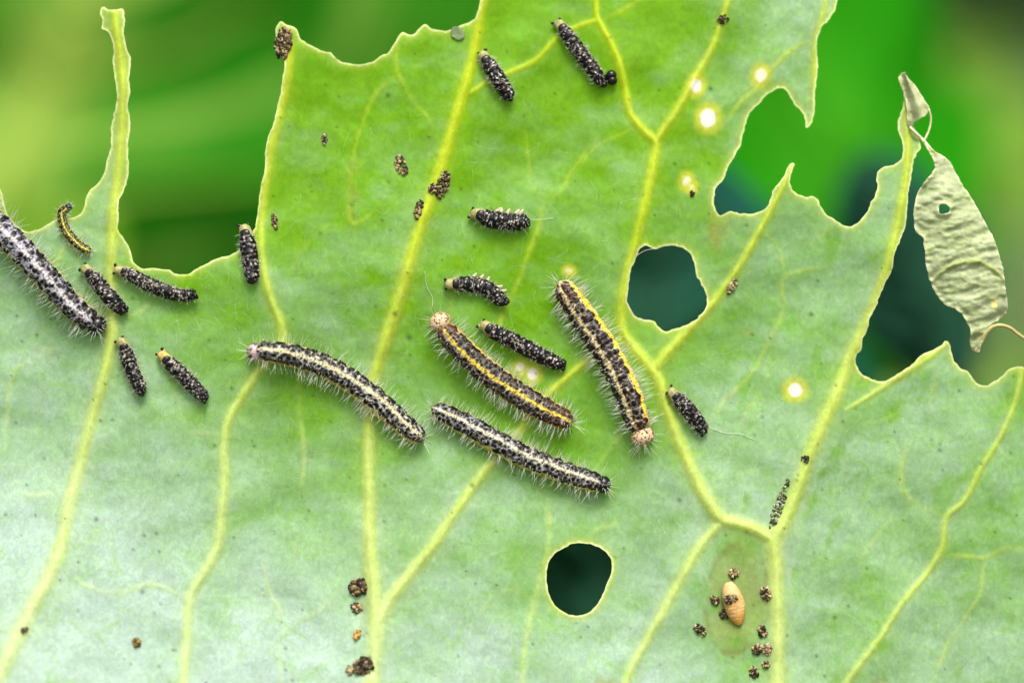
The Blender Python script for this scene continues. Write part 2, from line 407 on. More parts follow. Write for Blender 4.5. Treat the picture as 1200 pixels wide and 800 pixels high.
# (points x,y,width), strength, is a part of its own
VEINS = [
 ([(132, 14, 9), (137, 50, 11), (143, 100, 11), (142, 150, 12), (138, 200, 13), (134, 250, 15), (131, 300, 15), (130, 340, 14), (131, 395, 14), (122, 440, 14), (108, 490, 15), (95, 540, 16), (83, 590, 17), (77, 630, 17), (64, 672, 19), (42, 715, 20), (20, 765, 21), (0, 805, 22), (-30, 860, 24)], 1, 1),
 ([(337, 34, 9), (338, 60, 11), (334, 100, 11), (325, 140, 11), (316, 180, 11), (310, 220, 10), (306, 265, 9), (309, 310, 9), (318, 350, 10), (331, 385, 11), (330, 410, 11), (305, 432, 11), (288, 460, 11), (270, 490, 11), (264, 520, 10), (265, 560, 11), (262, 600, 12), (257, 640, 12), (243, 668, 12), (228, 693, 12), (224, 730, 12), (222, 780, 12), (219, 850, 13), (210, 925, 13)], .95, 1),
 ([(574, -45, 9), (567, -10, 10), (562, 20, 11), (555, 60, 12), (545, 100, 13), (530, 150, 14), (515, 200, 15), (500, 245, 15), (485, 290, 15), (473, 335, 16), (460, 375, 16), (448, 410, 15), (436, 450, 15), (432, 500, 15), (432, 550, 15), (433, 600, 16), (435, 650, 17), (440, 700, 20), (442, 750, 19), (437, 810, 19), (430, 955, 22)], 1, 1),
 ([(734, 396, 9), (710, 406, 9), (688, 423, 9), (650, 455, 10), (600, 515, 11), (570, 550, 12), (535, 597, 13), (510, 635, 14), (480, 672, 15), (458, 700, 16), (443, 728, 16)], .95, 1),
 ([(702, -95, 6), (700, -10, 7), (701, 18, 7), (708, 32, 8), (722, 60, 8), (732, 95, 9), (741, 135, 9), (756, 153, 10), (769, 166, 11), (766, 190, 12), (758, 230, 12), (746, 280, 12), (735, 325, 12), (729, 365, 13), (730, 388, 14), (742, 406, 14), (758, 425, 15), (770, 442, 15), (780, 475, 15), (795, 515, 16), (810, 550, 17), (830, 588, 18), (846, 608, 18), (866, 613, 16), (884, 619, 16), (905, 632, 17)], 1, 1),
 ([(868, -90, 5), (857, -10, 7), (848, 20, 7), (838, 50, 8), (822, 80, 9), (805, 110, 9), (788, 138, 10), (776, 155, 10), (769, 167, 10)], .95, 1),
 ([(930, 193, 5), (920, 215, 7), (904, 245, 8), (885, 280, 9), (865, 315, 10), (840, 350, 11), (815, 378, 12), (795, 400, 13), (778, 418, 13), (768, 432, 13)], .95, 1),
 ([(1063, 112, 6), (1066, 150, 9), (1064, 200, 10), (1055, 250, 11), (1041, 310, 12), (1021, 370, 14), (1000, 415, 15), (982, 460, 16), (965, 495, 17), (950, 530, 17), (936, 570, 18), (921, 605, 20), (906, 632, 22), (908, 660, 20), (909, 700, 19), (910, 760, 19), (908, 830, 21), (910, 1000, 30)], 1, 1),
 ([(846, 610, 13), (834, 622, 12), (815, 646, 12), (795, 680, 12), (775, 715, 11), (755, 750, 11), (737, 782, 10), (722, 830, 10), (705, 970, 11)], .9, 1),
 ([(1112, 402, 6), (1095, 415, 8), (1070, 431, 9), (1040, 451, 8), (1010, 470, 5), (992, 480, 3)], .9, 1),
 ([(1200, 425, 7), (1195, 460, 6), (1175, 510, 7), (1150, 550, 7), (1130, 588, 7), (1111, 605, 8), (1105, 642, 8), (1090, 668, 8), (1060, 702, 8), (1030, 747, 8), (1000, 785, 9), (975, 825, 9), (925, 900, 10)], .85, 1),
 ([(701, 21, 6), (680, 27, 6), (655, 40, 6), (628, 68, 6), (600, 82, 6), (570, 95, 6), (551, 108, 7)], .8, 1),
 ([(702, 21, 5), (722, 14, 5), (748, -2, 5), (790, -60, 4)], .65, 0),
 ([(958, 138, 5), (957, 100, 6), (957, 60, 6), (968, 10, 6), (975, -20, 5)], .8, 1),
 ([(960, 46, 5), (942, 49, 5), (922, 63, 5), (905, 82, 5), (890, 100, 5), (868, 120, 4), (846, 152, 3)], .75, 1),
 ([(466, 42, 4), (464, 80, 5), (478, 108, 5), (497, 132, 4), (512, 150, 4)], .7, 1),
 ([(466, 88, 4), (444, 103, 4), (428, 133, 4), (416, 172, 3), (408, 215, 3)], .5, 0),
 ([(637, 233, 5), (632, 262, 5), (620, 295, 5), (605, 335, 5), (588, 372, 5), (575, 400, 4)], .7, 1),
 ([(637, 233, 4), (624, 222, 4), (620, 190, 3), (616, 150, 3)], .5, 0), ([(637, 233, 4), (655, 226, 4), (668, 203, 3), (700, 160, 3)], .5, 0),
 ([(8, 574, 5), (45, 579, 5), (80, 573, 5)], .6, 0), ([(78, 670, 4), (110, 684, 6), (145, 691, 5), (180, 682, 6), (222, 697, 5)], .6, 0),
 ([(30, 408, 5), (60, 410, 4), (20, 430, 5), (6, 500, 4), (4, 540, 3)], .45, 0), ([(352, 420, 6), (350, 470, 6), (356, 530, 5), (352, 590, 4)], .5, 0),
 ([(309, 655, 5), (316, 690, 6), (335, 723, 5), (330, 760, 4), (338, 820, 4)], .45, 0), ([(335, 723, 4), (370, 715, 4), (400, 690, 4), (430, 680, 4)], .4, 0),
 ([(340, 632, 5), (352, 645, 6), (364, 652, 4)], .5, 0),
 ([(642, 580, 5), (643, 620, 6), (641, 650, 6), (630, 690, 6), (620, 730, 6), (613, 780, 6), (612, 830, 6)], .6, 1),
 ([(728, 600, 4), (722, 612, 5), (700, 620, 4), (684, 630, 4)], .5, 0), ([(724, 612, 4), (724, 650, 4)], .4, 0),
 ([(912, 480, 3), (940, 480, 0.1)], .2, 0),
 ([(980, 310, 4), (918, 330, 4), (920, 360, 5), (905, 395, 4), (880, 440, 4), (850, 470, 4), (838, 485, 4), (828, 500, 3)], .5, 0),
 ([(880, 265, 4), (910, 285, 4), (920, 320, 4), (925, 345, 4)], .4, 0),
 ([(980, 262, 5), (965, 275, 6), (950, 284, 4)], .6, 0), ([(855, 120, 3), (880, 100, 4), (893, 90, 4)], .5, 0),
 ([(1099, 430, 5), (1095, 460, 5), (1092, 480, 4)], .5, 0), ([(1070, 515, 4), (1058, 545, 6), (1060, 575, 6), (1075, 592, 6), (1108, 604, 6)], .6, 1),
 ([(1106, 651, 5), (1130, 652, 5), (1155, 654, 5), (1180, 644, 6), (1215, 645, 5)], .65, 1), ([(1155, 654, 4), (1148, 700, 4), (1135, 720, 5), (1115, 750, 5), (1092, 800, 5)], .5, 0),
 ([(1050, 600, 4), (1035, 620, 4), (1020, 640, 5), (1008, 660, 5)], .5, 0), ([(1055, 540, 4), (1035, 548, 3)], .4, 0), ([(990, 540, 5), (992, 560, 6), (1005, 566, 4)], .4, 0),
 ([(900, 548, 4), (870, 555, 4), (845, 562, 4)], .35, 0), ([(962, 575, 4), (985, 575, 6), (1003, 570, 4)], .4, 0),
 ([(390, 180, 3), (410, 205, 4), (408, 240, 5), (413, 262, 5), (430, 255, 4), (445, 240, 4)], .5, 0), ([(370, 275, 4), (350, 300, 4), (338, 325, 4)], .4, 0), ([(405, 262, 4), (385, 265, 4), (368, 278, 4)], .4, 0),
 ([(215, 505, 5), (235, 507, 6), (262, 508, 5)], .5, 0), ([(200, 430, 5), (212, 480, 5), (218, 505, 5)], .45, 0),
 ([(860, 510, 3), (885, 470, 4), (900, 440, 4), (905, 395, 4)], .4, 0), ([(770, 120, 3), (740, 150, 3), (700, 170, 3), (672, 205, 3)], .4, 0),
 ([(830, 280, 3), (835, 245, 3), (830, 215, 3)], .3, 0), ([(520, 400, 4), (545, 300, 3), (580, 240, 3)], .25, 0),
 ([(660, 600, 3), (690, 560, 3), (720, 520, 4), (760, 470, 4)], .3, 0), ([(1000, 500, 3), (1040, 490, 3), (1070, 475, 3)], .3, 0), ([(560, 720, 4), (575, 700, 4), (600, 690, 4), (622, 700, 3)], .35, 0),
 ([(60, 330, 5), (68, 300, 6), (100, 272, 6), (128, 270, 6)], .5, 0), ([(185, 345, 5), (165, 365, 6), (140, 378, 5)], .5, 0), ([(10, 345, 5), (15, 330, 6), (20, 318, 4)], .4, 0),
]
VEINS = [([(x, y, w * .86) for x, y, w in v[0]], v[1], v[2]) for v in VEINS if len(v[0]) > 2]

# feeding windows: x, y, rx, ry, tilt
WINDOWS = [(817, 99, 7.5, 10, .3), (831, 137, 11, 13.5, .1), (806, 212, 6, 8, .2), (812, 219, 4, 5, 0), (610, 430, 6, 6, 0), (624, 438, 7.5, 8.5, .3), (933, 457, 10, 10, 0), (894, 86, 8, 10, .2), (667, 317, 5, 4, 0)]
WHITE = [1, 1, .8, .3, 1, 1, .95, .8, .45]

def poly_inside(px, py, poly):
    ins = np.zeros(px.shape, bool)
    n = len(poly)
    for i in range(n):
        x0, y0 = poly[i]; x1, y1 = poly[(i + 1) % n]
        if y0 == y1: continue
        c = ((y0 > py) != (y1 > py)) & (px < (x1 - x0) * (py - y0) / (y1 - y0) + x0)
        ins ^= c
    return ins

def sheet_grid(xs, ys, loops, band):
    """tensor grid clipped to closed loops. Returns 2-d vertex positions, keep mask, edge distance, faces"""
    X, Y = np.meshgrid(xs, ys)                 # rows = y
    ins = np.zeros(X.shape, bool)
    for lp in loops:
        y0, y1 = lp[:, 1].min(), lp[:, 1].max(); x1 = lp[:, 0].max()
        r0, r1 = np.searchsorted(ys, [y0, y1]); c1 = np.searchsorted(xs, x1)
        ins[r0:r1 + 1, :c1 + 1] ^= poly_inside(X[r0:r1 + 1, :c1 + 1], Y[r0:r1 + 1, :c1 + 1], lp)
    D = np.full(X.shape, 1e3); NX = X.copy(); NY = Y.copy()
    for lp in loops:
        for i in range(len(lp)):
            a = lp[i]; b = lp[(i + 1) % len(lp)]
            r0, r1 = np.searchsorted(ys, [min(a[1], b[1]) - band, max(a[1], b[1]) + band])
            c0, c1 = np.searchsorted(xs, [min(a[0], b[0]) - band, max(a[0], b[0]) + band])
            if r1 <= r0 or c1 <= c0: continue
            sx, sy = X[r0:r1, c0:c1], Y[r0:r1, c0:c1]
            d = b - a; L = d @ d + 1e-12
            t = np.clip(((sx - a[0]) * d[0] + (sy - a[1]) * d[1]) / L, 0, 1)
            qx = a[0] + t * d[0]; qy = a[1] + t * d[1]
            dd = np.hypot(sx - qx, sy - qy)
            sub = D[r0:r1, c0:c1]; m = dd < sub
            sub[m] = dd[m]; NX[r0:r1, c0:c1][m] = qx[m]; NY[r0:r1, c0:c1][m] = qy[m]
    gx = np.gradient(xs); gy = np.gradient(ys)
    cell = np.maximum(gx[None, :], gy[:, None])
    snap = D < 0.52 * cell
    keep = ins | snap
    PXY = np.stack([np.where(snap, NX, X), np.where(snap, NY, Y)], -1)
    D = np.where(snap, 0, D)
    nr, nc = X.shape
    idx = np.arange(nr * nc).reshape(nr, nc)
    k00, k01, k11, k10 = keep[:-1, :-1], keep[:-1, 1:], keep[1:, 1:], keep[1:, :-1]
    i00, i01, i11, i10 = idx[:-1, :-1], idx[:-1, 1:], idx[1:, 1:], idx[1:, :-1]
    cnt = k00.astype(int) + k01 + k11 + k10
    # a quad all of whose corners snapped lies outside unless its centre is inside
    s4 = (snap[:-1, :-1] & snap[:-1, 1:] & snap[1:, 1:] & snap[1:, :-1])
    f = cnt == 4
    if s4.any():
        cxy = (PXY[:-1, :-1] + PXY[:-1, 1:] + PXY[1:, 1:] + PXY[1:, :-1]) / 4
        rr, cc = np.nonzero(s4)
        ci = np.zeros(len(rr), bool)
        for lp in loops: ci ^= poly_inside(cxy[rr, cc, 0], cxy[rr, cc, 1], lp)
        f[rr[~ci], cc[~ci]] = False
    # seen from +z with y downwards in px: counter-clockwise order is 00,10,11,01
    q = np.stack([i00, i10, i11, i01], -1)[f]
    tris = []
    for miss, tri in ((k00, (i10, i11, i01)), (k10, (i00, i11, i01)), (k11, (i00, i10, i01)), (k01, (i00, i10, i11))):
        m = (cnt == 3) & ~miss
        t3 = np.stack(tri, -1)[m]
        if len(t3):
            sn = snap.ravel()[t3].all(1)
            if sn.any():
                c3 = PXY.reshape(-1, 2)[t3].mean(1)
                ci = np.zeros(len(t3), bool)
                for lp in loops: ci ^= poly_inside(c3[:, 0], c3[:, 1], lp)
                t3 = t3[~sn | ci]
        tris.append(t3)
    t = np.concatenate(tris)
    return PXY.reshape(-1, 2), D.ravel(), q, t

def boundary_edges(q, t):
    e = np.concatenate([np.stack([q[:, k], q[:, (k + 1) % 4]], 1) for k in range(4)] + [np.stack([t[:, k], t[:, (k + 1) % 3]], 1) for k in range(3)])
    key = np.sort(e, 1)
    u, inv, cnt = np.unique(key[:, 0].astype(np.int64) * (1 << 32) + key[:, 1], return_inverse=True, return_counts=True)
    return e[cnt[inv] == 1]

def compact(q, t, *arrs):
    used = np.unique(np.concatenate([q.ravel(), t.ravel()]))
    mp = np.full(int(used.max()) + 1, -1); mp[used] = np.arange(len(used))
    return (mp[q], mp[t], used) + tuple(a[used] for a in arrs)

def jitter_loop(lp, amp, seed):
    rng = np.random.RandomState(seed)
    n = len(lp)
    j = rng.randn(n, 2); j = (j + np.roll(j, 1, 0)) / 1.6
    inside = (lp[:, 0] > -40) & (lp[:, 0] < 1240) & (lp[:, 1] > -40) & (lp[:, 1] < 840)
    return lp + j * amp * inside[:, None]

def axis(lo, a, b, hi, fine, coarse):
    return np.concatenate([np.arange(lo, a, coarse), np.arange(a, b, fine), np.arange(b, hi + coarse, coarse)])

xs = axis(-180, -24, 1224, 1372, 2.0, 7.0)
ys = axis(-120, -24, 824, 1016, 2.0, 7.0)
loops = [jitter_loop(spline(OUT, 2.5, True), 0.45, 1), jitter_loop(spline(HOLE1, 2.5, True), 0.45, 2), jitter_loop(spline(HOLE2, 2.5, True), 0.3, 3)]
P2, ED, QF, TF = sheet_grid(xs, ys, loops, 16)
QF, TF, _used, P2, ED = compact(QF, TF, P2, ED)
px_, py_ = P2[:, 0], P2[:, 1]

# vein fields on a helper raster (regular 2 px) that also serves as the height map
HX = np.arange(-200, 1400, 2.0); HY = np.arange(-140, 1040, 2.0)
GX, GY = np.meshgrid(HX, HY)
VH = np.zeros(GX.shape); VM = np.zeros(GX.shape); VD = np.full(GX.shape, 100.0); VID = np.full(GX.shape, -1); VBEST = np.full(GX.shape, 9.0)
for vi, (pts, st, part) in enumerate(VEINS):
    sp = spline(pts, 4.0)
    h_loc = {}
    bb = 100 if st > .6 else 30
    r0, r1 = np.searchsorted(HY, [sp[:, 1].min() - bb, sp[:, 1].max() + bb]); c0, c1 = np.searchsorted(HX, [sp[:, 0].min() - bb, sp[:, 0].max() + bb])
    dmin = np.full((r1 - r0, c1 - c0), 100.0); wid = np.full(dmin.shape, 5.0)
    for i in range(len(sp) - 1):
        a, b = sp[i], sp[i + 1]
        rr0, rr1 = np.searchsorted(HY, [min(a[1], b[1]) - bb, max(a[1], b[1]) + bb]); cc0, cc1 = np.searchsorted(HX, [min(a[0], b[0]) - bb, max(a[0], b[0]) + bb])
        if rr1 <= rr0 or cc1 <= cc0: continue
        sx, sy = GX[rr0:rr1, cc0:cc1], GY[rr0:rr1, cc0:cc1]
        d = b[:2] - a[:2]; L = d @ d + 1e-9
        t = np.clip(((sx - a[0]) * d[0] + (sy - a[1]) * d[1]) / L, 0, 1)
        dd = np.hypot(sx - a[0] - t * d[0], sy - a[1] - t * d[1])
        sub = dmin[rr0 - r0:rr1 - r0, cc0 - c0:cc1 - c0]; m = dd < sub
        sub[m] = dd[m]; wid[rr0 - r0:rr1 - r0, cc0 - c0:cc1 - c0][m] = (a[2] + (b[2] - a[2]) * t)[m]
    wob = 1 + 0.22 * (fbm(GX[r0:r1, c0:c1], GY[r0:r1, c0:c1], 22, 50 + vi, 2) - .5)
    dn = dmin / (0.5 * wid * wob)
    core = np.exp(-dn ** 2 * 0.9)
    hgt = st * (0.40 if st > .75 else 0.2) * wid * np.exp(-dn ** 2 * 1.1) 
    S = np.s_[r0:r1, c0:c1]
    if st > .75:
        mask = st * (1 - smooth(0.45, 1.6, dn)) * 0.75 + st * np.exp(-dn ** 2 * .22) * 0.25
    else:                                                # small veins sink into the blade and fade out
        ends = np.minimum(np.hypot(GX[r0:r1, c0:c1] - sp[0, 0], GY[r0:r1, c0:c1] - sp[0, 1]), np.hypot(GX[r0:r1, c0:c1] - sp[-1, 0], GY[r0:r1, c0:c1] - sp[-1, 1]))
        fade = smooth(0, 34, ends) * .8 + .2
        brk = smooth(.28, .55, fbm(GX[r0:r1, c0:c1], GY[r0:r1, c0:c1], 30, 150 + vi, 3))
        mask = st * .8 * np.exp(-dn ** 2 * .55) * fade * (.35 + .65 * brk)
        hgt = hgt * fade * brk
    VH[S] = np.where(np.abs(hgt) > np.abs(VH[S]), hgt, VH[S])
    VM[S] = np.maximum(VM[S], mask)
    big = st > .6
    if big: VD[S] = np.minimum(VD[S], np.maximum(dmin - wid * .5, 0))
    if part:
        sel = (dn < 1.05) & (dn < VBEST[S])
        VID[S][sel] = vi; VBEST[S][sel] = dn[sel]

# big shape of the leaf: lower left rises to the viewer, right lobe and the stalk strip bend away, blade quilted between veins
yy = (GY - 400) / 400; xx = (GX - 600) / 600
HG = 46 * np.clip(yy, -.2, 2) ** 2 * (0.75 - 0.75 * np.clip(xx, -1.2, 1)) + 10 * yy - 10 * np.clip(xx - .35, 0, 2) * 2 - 14 * np.clip(-yy - .4, 0, 2) ** 2 * 2
HG += 26 * (fbm(GX, GY, 420, 5, 2) - .5) + 20 * (fbm(GX, GY, 120, 7, 3) - .5) + 4.0 * (fbm(GX, GY, 34, 9, 3) - .5)
PAN = 1 - np.exp(-VD / 28.0)
for _ in range(2):                                          # soften the creases where two panels meet
    for ax_ in (0, 1):
        c_ = np.cumsum(np.pad(PAN, [(8, 8) if a == ax_ else (0, 0) for a in (0, 1)], mode='edge'), axis=ax_)
        PAN = (np.take(c_, np.arange(16, c_.shape[ax_]), ax_) - np.take(c_, np.arange(0, c_.shape[ax_] - 16), ax_)) / 16
HG -= 8.0 * PAN                      # veins stand out of sunken panels
HT = HG + VH

def bil(A, x, y):
    fx = np.clip((np.asarray(x) - HX[0]) / 2.0, 0, len(HX) - 1.001); fy = np.clip((np.asarray(y) - HY[0]) / 2.0, 0, len(HY) - 1.001)
    i = fx.astype(int); j = fy.astype(int); fx = fx - i; fy = fy - j
    return (A[j, i] * (1 - fx) + A[j, i + 1] * fx) * (1 - fy) + (A[j + 1, i] * (1 - fx) + A[j + 1, i + 1] * fx) * fy
def height(x, y): return bil(HT, x, y)
gyv, gxv = np.gradient(HT, 2.0)
def normal_px(x, y):
    n = np.stack([-bil(gxv, x, y), -bil(gyv, x, y), np.ones(np.shape(x))], -1)
    return n / np.linalg.norm(n, axis=-1, keepdims=True)

# --- leaf colours: pigment, waxy bloom, painted sky sheen and shadow, veins, dried windows, stains
def grid_map(vals, x, y):
    """bilinear map of a coarse table spread over the photograph"""
    V = np.array(vals, float); nr, nc = V.shape
    fx = np.clip(x / 1200 * (nc - 1), 0, nc - 1.001); fy = np.clip(y / 800 * (nr - 1), 0, nr - 1.001)
    i = fx.astype(int); j = fy.astype(int)
    fx = fx - i; fy = fy - j; fx = fx * fx * (3 - 2 * fx); fy = fy * fy * (3 - 2 * fy)
    return (V[j, i] * (1 - fx) + V[j, i + 1] * fx) * (1 - fy) + (V[j + 1, i] * (1 - fx) + V[j + 1, i + 1] * fx) * fy
def blob(x, y, cx, cy, rx, ry, a=0.0, e0=.8, e1=1.15):
    c, s = math.cos(a), math.sin(a)
    u = ((x - cx) * c + (y - cy) * s) / rx; v = (-(x - cx) * s + (y - cy) * c) / ry
    return 1 - smooth(e0, e1, np.hypot(u, v))

def leaf_colours(x, y, ed):
    vm = bil(VM, x, y)
    wax_sheen = grid_map([[.30, .22, .04, .0, .0, .0, .34, .45, .4],
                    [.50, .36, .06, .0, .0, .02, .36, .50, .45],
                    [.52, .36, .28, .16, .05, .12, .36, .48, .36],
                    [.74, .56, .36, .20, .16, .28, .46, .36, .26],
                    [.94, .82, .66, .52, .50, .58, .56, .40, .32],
                    [1.0, .96, .90, .82, .78, .74, .62, .50, .44]], x, y)  # waxy bloom; the paler lower left also carries painted sky sheen
    wax_sheen = np.clip(wax_sheen + 0.55 * (fbm(x, y, 130, 21, 4) - .5) + 0.45 * (fbm(x * .8, y * 1.3, 26, 23, 4) - .5), 0, 1)
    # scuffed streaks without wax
    wax_sheen = wax_sheen * (1 - .5 * smooth(.60, .74, fbm(x * 1.2 + y * .4, y * .8, 30, 25, 4)) * smooth(.35, .6, fbm(x, y, 170, 27, 2)) * (.1 + .9 * smooth(560, 900, x)))
    # rubbed off where larvae walked and fed; first patch paints an arched larva's shadow
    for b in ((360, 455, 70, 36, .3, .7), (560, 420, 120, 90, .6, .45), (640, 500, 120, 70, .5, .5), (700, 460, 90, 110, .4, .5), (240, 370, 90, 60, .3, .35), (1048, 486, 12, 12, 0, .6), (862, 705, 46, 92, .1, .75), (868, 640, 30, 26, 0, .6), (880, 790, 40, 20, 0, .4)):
        wax_sheen = wax_sheen * (1 - b[5] * blob(x, y, b[0], b[1], b[2], b[3], b[4], .3, 1.3))
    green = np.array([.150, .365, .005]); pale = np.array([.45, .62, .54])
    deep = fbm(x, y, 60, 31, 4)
    col = lerp(green, pale, (wax_sheen ** 1.1)[:, None]) * (0.86 + 0.28 * deep)[:, None]
    tr = lerp(np.array([.40, .76, .003]), np.array([.24, .55, .10]), wax_sheen[:, None]) * (0.82 + 0.36 * fbm(x, y, 48, 33, 4))[:, None]
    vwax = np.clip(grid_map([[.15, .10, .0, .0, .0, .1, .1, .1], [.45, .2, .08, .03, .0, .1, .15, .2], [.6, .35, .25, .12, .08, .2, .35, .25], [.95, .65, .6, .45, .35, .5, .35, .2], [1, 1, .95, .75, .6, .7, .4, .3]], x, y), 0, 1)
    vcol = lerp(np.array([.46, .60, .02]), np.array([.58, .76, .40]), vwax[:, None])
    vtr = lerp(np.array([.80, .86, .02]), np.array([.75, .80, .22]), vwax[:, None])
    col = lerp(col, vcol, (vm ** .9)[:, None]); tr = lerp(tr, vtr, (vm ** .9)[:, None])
    # callused bite edge
    near = np.exp(-(ed / 5.5) ** 1.5)
    col = lerp(col, np.array([.42, .52, .08]), (near * .75)[:, None]); tr = lerp(tr, np.array([.75, .85, .05]), (near * .75)[:, None])
    rim = 1 - smooth(0.8, 2.6, ed)
    col = lerp(col, np.array([.76, .84, .44]), (rim * .9)[:, None]); tr = lerp(tr, np.array([.92, .92, .55]), (rim * .9)[:, None])
    # stains and scraped patches
    st = blob(x, y, 862, 700, 42, 74, .12, .55, 1.05) * smooth(.30, .6, fbm(x, y, 24, 41, 4) + .12)
    col = lerp(col, np.array([.34, .36, .17]), (st * .5)[:, None]); tr = lerp(tr, np.array([.40, .46, .10]), (st * .6)[:, None])
    rg = blob(x, y, 862, 700, 42, 74, .12, .85, .95) * (1 - blob(x, y, 862, 700, 42, 74, .12, .72, .88)) * smooth(.4, .62, fbm(x, y, 18, 42, 3))
    col = lerp(col, np.array([.22, .17, .06]), (rg * .55)[:, None])
    for cx, cy, rx, ry, a, k in ((838, 275, 9, 26, -.2, .6), (848, 265, 12, 20, 0, .35), (708, 796, 16, 10, 0, .5), (1030, 798, 14, 7, 0, .4), (855, 335, 5, 13, .6, .6), (876, 390, 8, 5, 0, .4), (430, 685, 9, 60, .03, .35), (415, 215, 10, 60, 0, .35)):
        s = blob(x, y, cx, cy, rx, ry, a, .3, 1.2) * smooth(.25, .6, fbm(x, y, 14, 43, 3))
        col = lerp(col, np.array([.30, .30, .05]), (s * k)[:, None]); tr = lerp(tr, np.array([.48, .5, .02]), (s * k)[:, None])
    for (cx, cy, rx, ry, a), wh in zip(WINDOWS, WHITE):
        hl = blob(x, y, cx, cy, rx * 1.5 + 4, ry * 1.5 + 4, a, .45, 1.1)
        wn_ = blob(x, y, cx, cy, rx, ry, a, .62, .98) * wh
        col = lerp(col, np.array([.55, .58, .05]), (hl * .85)[:, None]); tr = lerp(tr, np.array([.95, .95, .05]), (hl * .9)[:, None])
        col = lerp(col, np.array([.86, .86, .80]), wn_[:, None]); tr = lerp(tr, np.array([1., 1., .95]), wn_[:, None])
    # tiny dark stomata specks
    rng = np.random.RandomState(77)
    for k in range(330):
        cx, cy, r = rng.uniform(0, 1200), rng.uniform(20, 800), rng.choice([1.1, 1.4, 1.8, 2.6], p=[.5, .3, .14, .06])
        m = (np.abs(x - cx) < 6) & (np.abs(y - cy) < 6)
        s = np.exp(-((x[m] - cx) ** 2 + (y[m] - cy) ** 2) / (r * r)) * .75
        col[m] = lerp(col[m], np.array([.02, .05, .01]), s[:, None]); tr[m] = lerp(tr[m], np.array([.03, .08, .01]), s[:, None])
    return np.clip(col, 0.004, .9), np.clip(tr, 0.002, .98)

Z2 = height(px_, py_)
Nrm = normal_px(px_, py_)
flip = np.array([1, -1, 1.0])                     # px y runs down
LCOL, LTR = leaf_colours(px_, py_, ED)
NW = (Nrm * flip) @ ROT.T
VW = to_world(np.stack([px_, py_, Z2], 1))
thick = 3.4 - 1.3 * np.exp(-ED / 6.0)
BW = to_world(np.stack([px_, py_, Z2], 1) - Nrm * thick[:, None])

petiole_base = to_world(np.array([930.0, 1000.0, -60.0])); petiole_base = np.array([petiole_base[0] + .01, petiole_base[1] + .03, -0.01])
leaf = thing('cabbage_leaf', 'large green cabbage leaf, eaten full of holes, that the caterpillars sit on', 'leaf', petiole_base)

vid_v = VID[np.clip(np.rint((py_ - HY[0]) / 2).astype(int), 0, len(HY) - 1), np.clip(np.rint((px_ - HX[0]) / 2).astype(int), 0, len(HX) - 1)]
qid = vid_v[QF[:, 0]]; qid = np.where((vid_v[QF] == qid[:, None]).sum(1) >= 3, qid, -1)
tid = np.full(len(TF), -1)
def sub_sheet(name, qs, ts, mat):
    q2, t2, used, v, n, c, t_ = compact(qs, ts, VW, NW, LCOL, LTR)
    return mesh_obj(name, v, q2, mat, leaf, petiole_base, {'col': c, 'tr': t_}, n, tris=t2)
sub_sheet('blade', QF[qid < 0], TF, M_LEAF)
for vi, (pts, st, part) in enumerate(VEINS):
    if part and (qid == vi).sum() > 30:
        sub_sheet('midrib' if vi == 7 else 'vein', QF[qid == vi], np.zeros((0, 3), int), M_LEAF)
# upper side of the leaf (facing away)
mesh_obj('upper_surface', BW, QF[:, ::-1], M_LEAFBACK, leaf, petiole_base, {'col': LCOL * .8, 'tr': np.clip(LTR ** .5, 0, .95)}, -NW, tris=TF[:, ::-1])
# bitten rim
be = boundary_edges(QF, TF)
nE = len(be)
rv = np.concatenate([VW[be[:, 0]], VW[be[:, 1]], BW[be[:, 1]], BW[be[:, 0]]])
k = np.arange(nE)
rq = np.stack([k + nE, k, k + 3 * nE, k + 2 * nE], 1)
rc = np.broadcast_to(np.array([.66, .76, .36]), (len(rv), 3)) * (0.75 + .4 * fbm(rv[:, 0] / PX, rv[:, 2] / PX, 20, 3, 3))[:, None]
mesh_obj('bitten_edge', rv, rq, M_EDGE, leaf, petiole_base, {'col': rc, 'tr': rc * 1.2})
# petiole: from the midrib's lower end down to the soil
p0 = to_world(np.array([910.0, 985.0, float(height(910, 985)) - 6]))
pts = np.array([p0, p0 + [0.004, 0.004, -0.05], p0 + [0.012, 0.018, -0.12], petiole_base + [0, 0, .03], petiole_base])
ts = np.linspace(0, 1, 24)
pp = np.stack([np.interp(ts, np.linspace(0, 1, 5), pts[:, k]) for k in range(3)], 1)
v, q, t = tube(pp, np.interp(ts, [0, 1], [.0024, .006]), 12)
mesh_obj('petiole', v, q, M_STEM, leaf, petiole_base, {'col': np.broadcast_to(np.array([.36, .46, .22]), (len(v), 3))}, tris=t)

